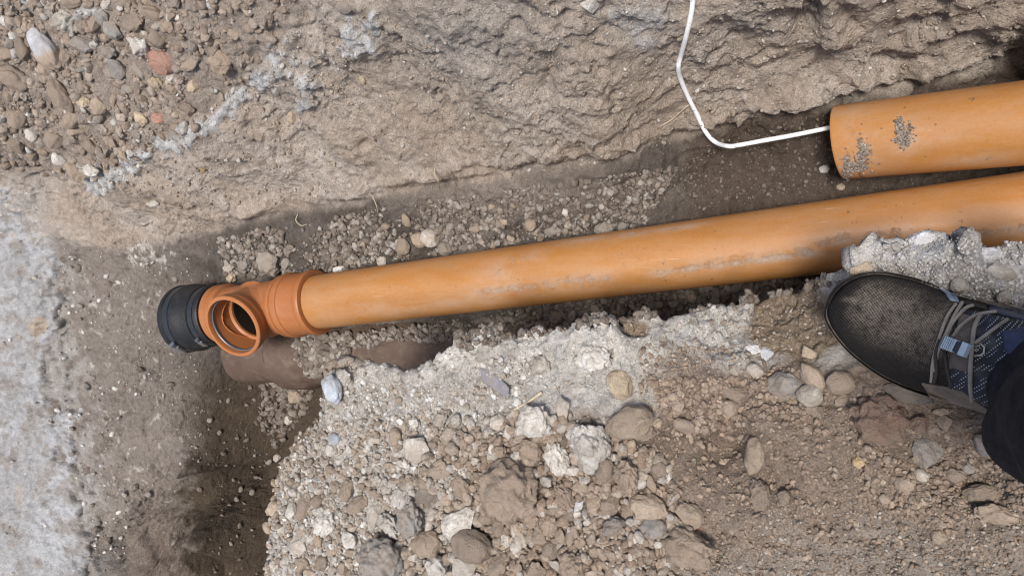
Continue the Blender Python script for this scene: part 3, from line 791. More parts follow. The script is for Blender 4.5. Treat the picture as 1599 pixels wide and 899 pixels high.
 (782,822,22,34,0,'brown','r','stone','brown upright pebble under the huge brown clod'),
 (783,885,30,40,-14,'brown','a','stone','brown wedge stone at the bottom edge below the pale upright one'),
 (896,883,46,46,0,'clod','k','clod','large crumbly clod cut by the bottom edge'),
 (841,889,34,28,0,'clod','l','clod','medium clod at the bottom edge left of the large crumbly one'),
 (832,812,26,27,0,'clod','k','clod','small pale clod hugging the foot of the huge clod'),
 (892,838,15,26,0,'brown','r','pebble','narrow brown pebble right of the tan pointed one'),
 (861,857,26,30,0,'brown','r','clod','pair like brown clod in the rubble near the bottom'),
 (955,863,24,24,0,'clod','l','clod','pale brown clod right of the large bottom clod'),
 # slab, right
 (1228,602,52,46,-8,'grey','r','stone','wide round grey cobble among the pebbles left of the shoe'),
 (1270,588,50,30,-55,'tan','r','stone','tan elongated pebble right of the wide grey cobble'),
 (1264,619,38,36,10,'pale','r','stone','round pale speckled pebble below the tan elongated one'),
 (1312,596,42,36,0,'brown','r','stone','brown stone half buried near the shoe'),
 (1264,553,26,20,-38,'cream','a','pebble','cream chip above the tan elongated pebble'),
 (1272,643,30,20,5,'brown','a','stone','flat brown stone below the round speckled pebble'),
 (1153,617,52,22,-20,'brown','f','stone','long flat brown stone left of the wide grey cobble'),
 (1137,636,28,26,0,'tan','r','stone','tan rounded stone under the long flat brown one'),
 (1178,579,28,22,-28,'pale','r','stone','pale oval pebble below the white flakes'),
 (1147,577,17,20,0,'pale','a','pebble','pale pebble left of the pale oval one'),
 (1175,546,26,15,6,'chalk','f','flake','wide white chalk flake on the slab, left of its blue twin'),
 (1197,553,20,23,40,'bluew','f','flake','pointed blue white flake right of the wide white one'),
 (1180,711,58,32,84,'tan','r','stone','upright tan pebble standing alone on the brown soil'),
 (1068,663,40,22,-22,'brown','r','stone','brown flat lump left of the orange splinter of stone'),
 (1078,686,34,10,-68,'tan','f','pebble','thin tan splinter pointing down on the brown soil'),
 (1031,731,26,30,0,'brown','r','stone','brown rounded stone right of the tall crumbly clod'),
 (1059,633,20,22,0,'tan','r','pebble','tan round pebble in the crumbs left of the long flat stone'),
 (1050,619,18,16,0,'tan','r','pebble','tan pebble just above the round one in the crumbs'),
 (1315,628,22,26,20,'brown','f','stone','brown shard under the half buried stone near the shoe'),
 (1373,655,84,80,-20,'red','k','clod','large reddish brown clod below the toe of the shoe'),
 (1341,721,18,21,10,'ochre','l','pebble','yellow stained pebble at the lower left of the reddish clod'),
 (1075,801,48,36,-25,'tan','a','stone','pale brown angular stone right of the brown block'),
 (1089,824,24,7,6,'brick','f','brick_chip','thin orange brick chip under the pale brown angular stone'),
 (1083,850,88,66,-5,'clod','k','clod','wide soil clod under the orange brick chip'),
 (1222,777,20,25,-20,'brown','a','stone','small brown stone alone on the crumbly soil'),
 (1190,775,30,56,8,'brown','k','clod','ragged ridge of brown soil left of the small brown stone'),
 (1450,706,48,52,-10,'grey','a','stone','dusty grey block below the shoe, right of the reddish clod'),
 (1535,770,56,30,8,'tan','r','stone','potato shaped tan stone at the right below the trousers'),
 (1555,803,60,30,-8,'clod','l','clod','flat brown clod under the potato shaped stone'),
 (1412,756,28,23,0,'tan','r','stone','tan rounded stone below the dusty grey block'),
 (1436,741,28,20,-10,'pale','r','stone','pale grey pebble touching the foot of the dusty grey block'),
 (1465,837,22,24,-20,'tan','r','stone','lone tan pebble on the pale crumbs at the lower right'),
 (1415,614,74,30,-12,'flint','r','stone','long glossy grey flint jammed under the edge of the shoe'),
 (1533,692,40,26,-55,'grey','a','stone','grey flint beside the trouser leg'),
 (1470,643,24,12,10,'cream','a','pebble','small cream pebble below the shoe sole'),
 (1432,660,34,26,0,'red','a','clod','reddish stone at the right end of the reddish clod'),
 (1476,660,22,26,10,'brown','a','stone','brown angular pebble below the small cream one'),
 (1455,668,20,17,0,'brown','r','pebble','brown rounded pebble left of the brown angular one'),
 (1513,731,19,17,0,'grey','r','pebble','grey pebble right of the dusty grey block'),
 (1490,740,34,24,0,'brown','l','clod','brown clod below and left of the grey pebble'),
 (1499,446,26,26,0,'pale','r','stone','round sandy stone in the grit above the shoe laces'),
 (1560,425,44,26,-14,'pale','r','stone','dusty grey stone sunk in the white crust at the right'),
 (1567,462,22,24,0,'pale','l','clod','sandy lump near the right edge above the shoe'),
 (1345,420,34,20,20,'cream','a','stone','ochre stone squeezed between the pipe and the toe of the shoe'),
 (1440,374,40,24,14,'chalk','k','stone','bright white crust lump at the slab edge against the pipe'),
 (1400,388,26,20,0,'white','k','stone','whitish crust lump left of the bright white one'),
 (1540,398,50,22,-6,'chalk','k','stone','white crust ridge at the slab edge near the right border'),
]
for k, (u, v, w, h, rot, typ, shp_, nm, lab) in enumerate(HERO):
    if lab is None: continue
    big = max(w, h)
    th = .42 if shp_ == 'f' else .85
    on_slab = [SLAB] if (v > 560 or (u > 1330 and v > 380)) and u > 480 or (u > 420 and v > 700) else None
    place_stone(nm, u, v, w * 1.04, h * 1.04, rot, typ, shp_, th, .34 if shp_ == 'f' else (.14 if (690 < u < 1090 and v > 630) or (540 < u < 700 and v > 745) else .30), lab,
                {'clod': 'soil clod', 'pebble': 'pebble', 'brick_fragment': 'brick', 'brick_chip': 'brick chip', 'flake': 'stone flake'}.get(nm, 'stone'),
                None, 4 if big > 45 else 3, k, on_slab)
# slate sliver and twig on the slab
place_stone('slate_sliver', 772, 595, 72, 25, -28, 'slate', 'f', .30, .30, 'flat blue grey slate sliver lying on the pale slab', 'slate', None, 3, 77, [SLAB])

# further stones, loose in the gravel: alike within each patch
rs = np.random.RandomState(4)
PATCH = [  # polygon, count, smallest, largest (px), kinds, shapes, name, category, label, group
 ([(0,0),(470,0),(400,110),(300,200),(150,275),(0,260)], 46, 11, 24, 'brown brown brown tan grey brown', 'arrl', 'stone', 'stone', 'one of the plain brown stones packed together on the stony ledge', 'plain brown stones on the ledge'),
 ([(430,610),(500,590),(700,640),(640,740),(420,780)], 14, 10, 16, 'pale white tan pale', 'arl', 'pebble', 'pebble', 'pale pebble in the fine grit at the upper left of the slab', 'pale pebbles in the slab grit'),
 ([(420,740),(640,720),(560,830),(560,899),(415,899)], 24, 10, 19, 'brown tan pale brown', 'arl', 'pebble', 'pebble', 'mixed brown or pale pebble in the lower left slab gravel', 'pebbles in the lower left slab gravel'),
 ([(690,690),(800,640),(1010,700),(1040,899),(760,899),(680,790)], 40, 11, 24, 'clod brown clod tan', 'lkra', 'clod', 'soil clod', 'one of the brown crumbly clods filling the rubble heap', 'brown clods in the rubble heap'),
 ([(1000,580),(1200,590),(1300,680),(1060,690),(1000,640)], 20, 10, 17, 'brown tan brown clod', 'rl', 'pebble', 'pebble', 'brown pebble in the band of crumbs left of the grey cobble', 'brown pebbles in the band of crumbs'),
 ([(1330,690),(1440,720),(1599,690),(1599,800),(1420,820),(1330,760)], 20, 10, 18, 'brown clod brown', 'rl', 'pebble', 'pebble', 'brown pebble among the crumbs below the shoe and the grey block', 'brown pebbles below the shoe'),
 ([(580,340),(1000,300),(1000,352),(720,392),(560,402)], 22, 10, 18, 'grey brown tan', 'arl', 'stone', 'stone', 'dusty small stone loose in the trench soil beside the pipe', 'small stones in the trench soil'),
 ([(840,490),(1100,462),(1280,442),(1280,452),(1100,480),(860,505)], 12, 10, 18, 'brown grey', 'al', 'clod', 'soil clod', 'dark clod lying in the narrow gap between pipe and slab', 'dark clods in the narrow gap'),
]
HANDLE = []
_cut = re.compile(r'( with | below | above | under | right | left | near | at | beside | in | between | on | of | just | touching | tucked | cut | set | leaning| lying| hanging| directly| to | low | midway| where| against| from | standing| alone| right$|,| pressed| hidden| hugging| squeezed| jammed| sunk| half | tilted| among | slanting| pointing| loose| behind| that | up | and )')
for h_ in HERO:
    if h_[8]:
        t_ = _cut.split(h_[8])[0].strip().split()
        if len(t_) >= 3: HANDLE.append((h_[0], h_[1], ' '.join(t_)))
_cnt = {}
for h_ in HANDLE: _cnt[h_[2]] = _cnt.get(h_[2], 0) + 1
HANDLE = [h_ for h_ in HANDLE if _cnt[h_[2]] == 1]
USED = set(h_[8] for h_ in HERO)
WORD = {'brown': 'brown', 'tan': 'tan', 'grey': 'grey', 'pale': 'pale', 'white': 'white', 'clod': 'crumbly'}
FORM = {'a': 'angular', 'r': 'rounded', 'l': 'lumpy', 'k': 'knobbly'}
def own_label(u, v, s, typ, shp_, noun):
    near = sorted(HANDLE, key=lambda h: (h[0] - u) ** 2 + (h[1] - v) ** 2)[:6]
    sz = 'tiny' if s < 12 else ('small' if s < 17 else 'medium')
    for h in near:
        dx, dy = u - h[0], v - h[1]
        if abs(dx) > 2.2 * abs(dy): d = 'to the right of' if dx > 0 else 'to the left of'
        elif abs(dy) > 2.2 * abs(dx): d = 'below' if dy > 0 else 'above'
        else: d = ('below' if dy > 0 else 'above') + ' and ' + ('right of' if dx > 0 else 'left of')
        a = h[2].split()
        lab = '%s %s %s %s %s the %s' % (sz, FORM[shp_], WORD[typ], noun, d, ' '.join(a))
        if lab not in USED and len(lab.split()) <= 16:
            USED.add(lab); return lab
    h, h2 = near[0], near[1]
    lab = '%s %s %s between the %s and the %s' % (sz, WORD[typ], noun, h[2], h2[2])
    USED.add(lab); return lab
PLACED = [(h_[0], h_[1], max(h_[2], h_[3]) / 2) for h_ in HERO]
for pk, (poly, cnt, lo, hi, kinds, shps, nm, cat, lab, grp) in enumerate(PATCH):
    ux = [p[0] for p in poly]; vx = [p[1] for p in poly]; got = 0; tries = 0
    kinds = kinds.split()
    while got < cnt and tries < 4000:
        tries += 1
        u = rs.uniform(min(ux), max(ux)); v = rs.uniform(min(vx), max(vx))
        if not inside(np.array([u]), np.array([v]), poly)[0]: continue
        s = lo + (hi - lo) * rs.rand() ** 1.8
        if any((u - a) ** 2 + (v - b) ** 2 < (.85 * (c + s / 2)) ** 2 for a, b, c in PLACED): continue
        PLACED.append((u, v, s / 2)); got += 1
        ty_ = kinds[rs.randint(len(kinds))]; sh_ = shps[rs.randint(len(shps))]
        place_stone(nm, u, v, s * rs.uniform(.95, 1.3), s * rs.uniform(.7, 1.0), rs.uniform(0, 180), ty_, sh_, .8, .16 if pk == 3 else .30, own_label(u, v, s, ty_, sh_, nm), cat, grp, 2 if s < 15 else 3, pk * 100 + got)

# grit, crumbs and gravel too small or too many to pick out: one object per patch, real little stones
rg = np.random.RandomState(11)
BANKV = {}
for lv in (0, 1, 2):
    BANKV[lv] = [rock(np.random.RandomState(900 + 31 * lv + k), lv, 'arlkal'[k % 6]) for k in range(18)]
PAL = {
 'pale': [(.50,.47,.42),(.44,.405,.35),(.58,.56,.52),(.40,.35,.29),(.47,.44,.40),(.66,.65,.62),(.36,.31,.25)],
 'brown': [(.31,.24,.18),(.27,.205,.155),(.34,.27,.205),(.25,.19,.145),(.37,.30,.235),(.30,.235,.185)],
 'mix': [(.32,.265,.21),(.37,.315,.26),(.29,.235,.185),(.43,.39,.34),(.34,.285,.23),(.47,.43,.38),(.30,.25,.20)],
 'ledge': [(.27,.215,.17),(.31,.255,.205),(.25,.20,.16),(.30,.26,.22),(.34,.29,.24),(.29,.23,.185),(.33,.275,.225),(.28,.235,.195),(.30,.24,.19),(.35,.30,.25),(.46,.44,.40)],
 'trench': [(.21,.175,.145),(.25,.215,.18),(.18,.15,.125),(.28,.25,.22),(.20,.168,.138),(.34,.31,.275)],
 'dark': [(.175,.145,.12),(.20,.165,.135),(.15,.12,.095),(.23,.20,.17)],
 'bank': [(.33,.27,.215),(.30,.245,.195),(.36,.31,.26),(.47,.44,.40),(.31,.26,.21)],
 'lime': [(.62,.60,.57),(.70,.68,.65),(.52,.49,.45),(.58,.555,.52),(.43,.39,.34)],
 'chip': [(.55,.53,.49),(.48,.45,.40),(.62,.60,.58),(.36,.33,.29),(.25,.22,.18)],
}
def scatter(name, poly, count, lo, hi, pw, pal, objs=None, clump=0.0, sink=.35, avoid=True, margin=None):
    ux = np.array([p[0] for p in poly]); vx = np.array([p[1] for p in poly])
    big = [p for p in PLACED if p[2] > 6]
    V_, F_, C_ = [], [], []; base = 0; n = 0; tries = 0
    pal_ = PAL[pal]
    bu = np.array([p[0] for p in big]); bv = np.array([p[1] for p in big]); br = np.array([p[2] for p in big])
    cu = rg.uniform(ux.min(), ux.max(), count * 5); cv = rg.uniform(vx.min(), vx.max(), count * 5)
    ok = inside(cu, cv, poly)
    if clump: ok &= (fbm(np.stack([cu, cv, cu * 0], 1), .014, 3, .55, 5.5) + rg.normal(size=len(cu)) * .22 > clump - .3)
    for u, v in zip(cu[ok], cv[ok]):
        if n >= count: break
        s = lo * (hi / lo) ** (rg.rand() ** pw)
        if avoid and len(bu) and (np.hypot(bu - u, bv - v) < br * .72).any(): continue
        r = hit(u, v, objs)
        if r is None: continue
        p, nrm, m, o_ = r
        lv = 0 if s < 4.2 else (1 if s < 11 else 2)
        bvv, bf = BANKV[lv][rg.randint(18)]
        q_ = rg.normal(size=4); q_ /= np.linalg.norm(q_); w_, x_, y_, z_ = q_
        Rm = np.array([[1-2*(y_*y_+z_*z_),2*(x_*y_-z_*w_),2*(x_*z_+y_*w_)],[2*(x_*y_+z_*w_),1-2*(x_*x_+z_*z_),2*(y_*z_-x_*w_)],[2*(x_*z_-y_*w_),2*(y_*z_+x_*w_),1-2*(x_*x_+y_*y_)]])
        rad = s * m / 2
        vv = (bvv * (np.array([1.15, .9, .72]) * rad * rg.uniform(.85, 1.15, 3))) @ Rm.T
        pos = np.array(p) + np.array(nrm) * rad * (1 - 2 * sink) * .8
        V_.append(vv + pos); F_.append(bf + base); base += len(vv)
        c = np.array(pal_[rg.randint(len(pal_))]) * rg.uniform(.82, 1.16)
        C_.append(np.repeat(c[None], len(vv), 0)); n += 1
    if not n: return
    o = mesh_np(name, np.concatenate(V_), np.concatenate(F_), M_GRIT, np.concatenate(C_))
    tag(o, kind='stuff')
S_ = [SLAB]
scatter('slab_grit', [(400,920),(405,800),(420,735),(480,640),(520,590),(700,600),(760,560),(840,560),(830,640),(720,660),(640,760),(600,920)], 1500, 3, 12, 2.2, 'pale', S_)
scatter('slab_grit', [(405,920),(410,800),(440,720),(520,660),(700,640),(720,680),(640,780),(600,920)], 1300, 4, 15, 1.6, 'mix', S_)
scatter('slab_grit', [(480,640),(530,566),(720,535),(900,505),(1020,500),(1010,600),(860,620),(700,640),(560,660)], 520, 2.2, 8, 2.8, 'pale', S_)
scatter('rubble', [(600,920),(640,740),(720,650),(830,640),(1010,660),(1060,760),(1060,920)], 1500, 5, 22, 1.2, 'mix', S_, 0, .12)
scatter('soil_crumbs', [(690,700),(830,640),(1010,690),(1070,780),(1060,920),(760,920)], 1000, 5, 19, 1.2, 'brown', S_, 0, .05)
scatter('soil_crumbs', [(1000,520),(1230,560),(1330,600),(1620,640),(1620,920),(1050,920),(1040,760),(1000,680)], 4600, 2.6, 10, 2.2, 'brown', S_)
scatter('soil_crumbs', [(1010,590),(1200,590),(1320,690),(1200,640),(1060,690)], 500, 5, 14, 1.6, 'brown', S_)
scatter('pale_crumbs', [(1200,780),(1620,760),(1620,920),(1040,920)], 1300, 2.2, 7, 2.2, 'mix', S_)
scatter('soil_crumbs', [(1340,700),(1440,720),(1599,640),(1620,800),(1480,830),(1350,790)], 700, 4, 13, 1.6, 'brown', S_)
scatter('slab_grit', [(1350,440),(1370,385),(1440,368),(1620,378),(1620,500),(1480,470),(1420,430)], 1200, 2.4, 8, 2.2, 'lime', S_)
scatter('slab_grit', [(1010,510),(1120,485),(1230,470),(1290,450),(1300,520),(1200,560),(1050,570)], 400, 2.4, 9, 2.4, 'mix', S_)
scatter('ledge_gravel', [(-60,-40),(480,-40),(400,110),(300,205),(150,280),(-60,260)], 1700, 4, 20, 1.6, 'ledge', None, .12, .48)
scatter('bank_grit', [(300,330),(150,290),(300,210),(470,20),(1600,-40),(1620,60),(1300,150),(940,255),(560,310)], 2600, 2.2, 8, 2.8, 'bank', None, .1)
scatter('trench_crumbs', [(340,372),(560,330),(940,275),(1060,260),(1010,350),(700,392),(480,430),(350,430)], 3000, 3, 14, 2.0, 'trench', None, .12)
scatter('trench_crumbs', [(1000,300),(1150,205),(1310,175),(1330,290),(1100,330)], 420, 2.4, 8, 2.4, 'dark')
scatter('gap_crumbs', [(700,510),(860,470),(1290,430),(1300,445),(1100,485),(880,515),(720,545)], 1000, 4, 16, 1.6, 'dark')
scatter('floor_crumbs', [(410,600),(500,560),(480,640),(430,700),(400,660)], 420, 4, 13, 1.6, 'dark')
scatter('floor_chips', [(90,380),(330,372),(330,560),(310,700),(170,900),(140,900),(90,600)], 420, 2.0, 9, 3.2, 'chip', None, .2)
scatter('footing_crumbs', [(-40,300),(50,300),(100,560),(140,900),(-40,920)], 90, 2, 9, 2.8, 'chip', None, .2)
scatter('floor_crumbs', [(300,720),(330,600),(420,600),(440,680),(410,760),(400,900),(330,900)], 90, 3, 11, 2.0, 'dark')
scatter('floor_chips', [(100,400),(320,400),(320,700),(170,900),(140,900),(95,600)], 170, 3, 15, 2.6, 'trench', None, .3, .6)

# ------------------------------------------------------------------ pipes
def frame_of(a, b):
    a = np.array(a, float); b = np.array(b, float); e = (b - a) / np.linalg.norm(b - a)
    x = np.cross(e, [0, 0, 1.0]); x /= np.linalg.norm(x); y = np.cross(x, e)
    return a, e, x, y
def lathe(a, b, prof, seg=64, keep=None, wob=0.0):
    """surface of revolution about a->b; prof = [(distance along, radius)]; keep(point) drops faces"""
    o, e, x, y = frame_of(a, b)
    th = np.arange(seg) / seg * 2 * math.pi
    V_ = []
    for s, r in prof:
        V_.append(o + e * s + (np.cos(th)[:, None] * x + np.sin(th)[:, None] * y) * r)
    V_ = np.concatenate(V_); i = np.arange(seg); j = (i + 1) % seg; F_ = []
    for k in range(len(prof) - 1): F_.append(np.stack([i + k * seg, i + (k + 1) * seg, j + (k + 1) * seg, j + k * seg], 1))
    F_ = np.concatenate(F_)
    if keep is not None:
        F_ = F_[keep(V_[F_].mean(1))]
    return V_, F_
def catmull(pts, n=10):
    pts = [np.array(p, float) for p in pts]; P_ = [2 * pts[0] - pts[1]] + pts + [2 * pts[-1] - pts[-2]]; out = []
    for k in range(1, len(P_) - 2):
        for t in np.linspace(0, 1, n, endpoint=False):
            a, b, c, d = P_[k - 1:k + 3]
            out.append(.5 * (2 * b + (c - a) * t + (2 * a - 5 * b + 4 * c - d) * t * t + (3 * b - a - 3 * c + d) * t ** 3))
    return np.array(out + [pts[-1]])
def tube(path, r, seg=10, squash=1.0):
    path = np.array(path); n = len(path); r = np.full(n, r) if np.isscalar(r) else np.asarray(r)
    t = np.gradient(path, axis=0); t /= np.linalg.norm(t, axis=1)[:, None]
    x = np.cross(t[0], [0, 0, 1.0]); 
    if np.linalg.norm(x) < .1: x = np.cross(t[0], [0, 1.0, 0])
    th = np.arange(seg) / seg * 2 * math.pi; V_ = []
    for k in range(n):
        x = x - t[k] * (x @ t[k]); x /= np.linalg.norm(x); y = np.cross(t[k], x)
        V_.append(path[k] + (np.cos(th)[:, None] * x + np.sin(th)[:, None] * y * squash) * r[k])
    V_.append(path[:1]); V_.append(path[-1:])
    i = np.arange(seg); j = (i + 1) % seg; F_ = []
    for k in range(n - 1): F_.append(np.stack([i + k * seg, j + k * seg, j + (k + 1) * seg, i + (k + 1) * seg], 1))
    caps = np.concatenate([np.stack([j, i, np.full(seg, n * seg)], 1), np.stack([i + (n - 1) * seg, j + (n - 1) * seg, np.full(seg, n * seg + 1)], 1)])
    return np.concatenate(V_), [np.concatenate(F_), caps]
def joined(parts):
    V_, F3, F4 = [], [], []; b = 0
    for v, f in parts:
        for g in (f if isinstance(f, list) else [f]):
            (F4 if g.shape[1] == 4 else F3).append(np.asarray(g) + b)
        V_.append(v); b += len(v)
    fl = []
    if F4: fl.append(np.concatenate(F4))
    if F3: fl.append(np.concatenate(F3))
    return np.concatenate(V_), fl
def box(c, ax, ay, az, hx, hy, hz, bev=.18):
    """box with chamfered edges around c"""
    c, ax, ay, az = map(np.array, (c, ax, ay, az)); b = bev * min(hx, hy, hz); V_ = []
    for z, ins in ((-hz, b), (-hz + b, 0), (hz - b, 0), (hz, b)):
        X, Y = hx - ins, hy - ins
        for sx_, sy_ in ((-1, -1), (1, -1), (1, 1), (-1, 1)):
            V_.append(c + ax * X * sx_ + ay * Y * sy_ + az * z)
    F_ = [(3, 2, 1, 0), (12, 13, 14, 15)]
    for k in range(3):
        for i in range(4): F_.append((k * 4 + i, k * 4 + (i + 1) % 4, (k + 1) * 4 + (i + 1) % 4, (k + 1) * 4 + i))
    return np.array(V_), np.array(F_)

def upvc_mat(name, base, deep, axis_pts, mud=1.0, streak_v=None, gloss=.42):
    """orange drain pipe plastic with dried mud: 'mud' vertex attribute steers where it clings"""
    t = NT(name)
    v1 = t.mapping((3, 30, 30)) if False else t.tc.outputs['Object']
    c = t.mix(t.ramp(t.noise(1.0, 4, .6, t.mapping((2.6, 17, 17), (0, 0, -.09))), [(.3, 0.0), (.7, 1.0)]), base, deep)
    c = t.mix(1.0, c, t.ramp(t.noise(240, 3, .6), [(.3, .93), (.7, 1.05)]), 'MULTIPLY')
    film = t.ramp(t.noise(1.0, 8, .74, t.mapping((9, 34, 34), (0, 0, -.09))), [(.40, 0.0), (.68, 1.0)])           # thin dust film
    c = t.mix(t.math('MULTIPLY', film, .24 * mud), c, (.44, .34, .25))
    at = t.attr('Col'); mask = at.outputs['Fac']
    soft = t.math('MULTIPLY', mask, t.ramp(t.noise(26, 7, .72), [(.34, 0.0), (.62, 1.0)]))
    c = t.mix(t.math('MULTIPLY', soft, .80), c, (.46, .385, .315))
    edge = t.math('ADD', mask, t.math('MULTIPLY', t.math('SUBTRACT', t.noise(60, 9, .80), .5), 2.1))
    mk = t.ramp(edge, [(.50, 0.0), (.95, 1.0)])
    spat = t.ramp(t.noise(210, 3, .7), [(.645, 0.0), (.685, 1.0)])
    spat = t.math('MULTIPLY', spat, t.ramp(t.noise(14, 3, .6), [(.45, 0.0), (.7, .9)]))
    dark = t.ramp(t.noise(120, 2, .5), [(.715, 0.0), (.74, .75)])
    scr = t.ramp(t.noise(1.0, 3, .7, t.mapping((7, 190, 190), (0, 0, -.09))), [(.66, 0.0), (.72, 1.0)])
    scr = t.math('MULTIPLY', scr, t.ramp(t.noise(9, 3, .6), [(.48, 0.0), (.62, .55)]))
    c = t.mix(scr, c, (.62, .47, .33))
    c = t.mix(dark, c, (.13, .085, .05))
    allm = t.math('MAXIMUM', mk, t.math('MULTIPLY', spat, .8))
    c = t.mix(t.math('MULTIPLY', allm, .72), c, (.50, .43, .37))
    ro = t.math('MAXIMUM', t.math('MULTIPLY_ADD', film, .25, gloss), t.math('MULTIPLY', allm, .85))
    h = t.math('ADD', t.math('MULTIPLY', allm, t.noise(300, 4, .7)), t.math('MULTIPLY', t.noise(500, 2, .5), .05))
    return t.done(c, ro, t.bump(h, .0022), Specular_IOR_Level=.4)
M_PIPE = upvc_mat('orange_pipe_plastic', (.42, .188, .049), (.34, .148, .040), None)
M_TEE = upvc_mat('orange_fitting_plastic', (.375, .138, .042), (.30, .108, .034), None, .4)
def plain(name, col, rough, spec=.5, metal=0.0, bumpd=0.0, bs=300, var=.15):
    t = NT(name)
    c = t.mix(1.0, col, t.ramp(t.noise(80, 5, .6), [(.3, 1 - var), (.7, 1 + var)]), 'MULTIPLY')
    return t.done(c, rough, t.bump(t.noise(bs, 4, .6), bumpd) if bumpd else None, Specular_IOR_Level=spec, Metallic=metal)

PA = pix(503, 470.5, 0.0); PB = pix(1300, 369, 0.0)
e_ = (PB - PA) / np.linalg.norm(PB - PA)
PEND = PA + e_ * 1.75
R_ = .0551
def pipe_tube(name, a, b, mat, mudf, r=R_, wall=.0033, label=None, cat='pipe', group=None, nring=420, cut=None):
    L = np.linalg.norm(np.array(b) - np.array(a))
    ss = np.linspace(0.0015, L - .0015, nring)
    prof = [(.02, r - wall), (0, r - wall), (0, r - .0008)] + [(s, r) for s in ss] + [(L, r - .0008), (L, r - wall), (L - .3, r - wall)]
    prof = [(.5, r - wall)] + prof
    V_, F_ = lathe(a, b, prof, 160)
    if cut is not None: V_ = cut(V_)
    u, v = unpix(V_)
    m = mudf(V_, u, v)
    o = mesh_np(name, V_, F_[:, ::-1], mat, np.repeat(np.clip(m, 0, 1)[:, None], 3, 1), smooth_angle=40)
    return tag(o, label, cat, group)
def mud_main(V_, u, v):
    line = 470.5 + (u - 503) * (369 - 470.5) / 797.0
    off = v - line
    k = np.zeros(len(V_))
    for (c0, c1, o, w, a) in ((735, 960, 18, 11, .62), (840, 960, 28, 9, .45), (1020, 1290, 22 , 8, .72), (1075, 1270, 14, 9, .5), (1270, 1330, 6, 12, .7), (1340, 1420, 8, 14, .55), (1420, 1620, 25, 10, .6), (755, 800, -8, 26, .38), (780, 850, -28, 10, .5), (870,1100,-44,5,.5), (505, 640, 20, 12, .30), (600, 900, 30, 8, .35)):
        k = np.maximum(k, a * smooth(c0 - 25, c0 + 25, u) * smooth(c1 + 25, c1 - 25, u) * np.exp(-((off - o) / w) ** 2))
    return k
pipe_tube('drain_pipe', PA - e_ * .035, PEND, M_PIPE, mud_main, label='long orange plastic drain pipe crossing the trench into the junction, streaked with mud')
QA = pix(1312, 223, -.004); QB = pix(1599, 192.5, .048)
qe = (QB - QA) / np.linalg.norm(QB - QA)
def mud_cut(V_, u, v):
    k = np.zeros(len(V_))
    for (cx, cy, rx, ry, ro, a) in ((1347,235,11,26,-15,.9),(1335,262,26,10,10,.85),(1322,255,9,30,0,.7),(1412,216,17,19,0,1.0),(1405,192,8,12,0,.6),(1345,248,34,34,0,.50),(1414,220,30,28,0,.50),(1450,225,60,12,6,.34),(1520,250,90,10,6,.42),(1330,200,26,40,0,.40),(1440,203,18,5,10,.4),(1372,209,14,5,20,.5)):
        k = np.maximum(k, a * blob(u, v, cx, cy, rx, ry, ro))
    return k * (V_[:, 2] > -.03)
def cut_end(V_):
    s = (V_ - QA) @ qe; x = np.cross(qe, [0, 0, 1.0])
    lat = (V_ - QA) @ x
    return V_ + qe * ((s < .03) * lat * .10)[:, None]
CUT = pipe_tube('cut_pipe', QA, QA + qe * .80, M_PIPE, mud_cut, label='short orange pipe with a cut open end and grey mud splashes, right side', cut=cut_end, nring=420)
# lumps of gritty mud stuck on the cut pipe
def mud_grains(name, host, spots, count, pal, lo, hi, parent):
    V_, F_, C_ = [], [], []; b = 0
    for k in range(count):
        cx, cy, rx, ry = spots[rg.randint(len(spots))]
        u = cx + rg.normal() * rx * .5; v = cy + rg.normal() * ry * .5
        r = hit(u, v, [host])
        if r is None: continue
        p, n, m, _o = r
        vv, f = BANKV[1][rg.randint(18)]
        rad = rg.uniform(lo, hi) * m / 2
        V_.append(vv * rad * np.array([1, .8, .8]) + np.array(p) + np.array(n) * rad * .2); F_.append(f + b); b += len(vv)
        C_.append(np.repeat((np.array(pal[rg.randint(len(pal))]) * rg.uniform(.7, 1.2))[None], len(vv), 0))
    if V_: tag(mesh_np(name, np.concatenate(V_), np.concatenate(F_), M_GRIT, np.concatenate(C_), parent=parent), kind='stuff')
bpy.context.view_layer.update()
mud_grains('mud_lump', CUT, [(1348,238,9,24),(1337,262,20,9),(1412,214,14,18),(1405,194,6,10),(1322,262,6,20)], 620, [(.29,.25,.215),(.20,.165,.135),(.36,.32,.28),(.25,.21,.175)], 1.6, 5.5, CUT)

# junction: run, socket collar, branch with an open socket mouth
def at(s): return PA - e_ * (s + .012)                                    # s metres to the left of the pipe's visible end
tee = empty('pipe_junction', at(.15), 'orange plastic tee junction with its open branch mouth facing up', 'pipe fitting')
tee_inv = -Vector(at(.15))
def tpart(name, v, f, mat, ang=40, parent=None, cols=None):
    o = mesh_np(name, np.asarray(v) - at(.15), f, mat, np.zeros((len(v), 3)) if cols is None else cols, smooth_angle=ang)
    o.parent = parent or tee
    if parent is not None: pass
    return o
BO = at(.152); BM = pix(362, 510.5, .085)                        # branch: foot on the run's axis, centre of the mouth
bd = (BM - BO) / np.linalg.norm(BM - BO); BL = np.linalg.norm(BM - BO)
def off_branch(c):
    rel = c - BO; s = rel @ bd; rad = np.linalg.norm(rel - s[:, None] * bd, axis=1)
    return ~((s > 0) & (rad < .0535))
run_prof = [(s, .0572) for s in np.linspace(.085, .30, 90)]
v, f = lathe(at(0), at(1), run_prof, 128, off_branch)
run = tpart('run', v, f, M_TEE)
col_prof = [(-.004, .0556), (-.0045, .0610), (-.0035, .0655), (-.0005, .0672), (.006, .0674), (.0095, .0662), (.011, .0648), (.050, .0640), (.052, .0648), (.0535, .0672), (.060, .0680), (.066, .0672), (.0675, .0636), (.071, .0630), (.0725, .0655), (.078, .0655), (.080, .0625), (.092, .0585), (.096, .0572)]
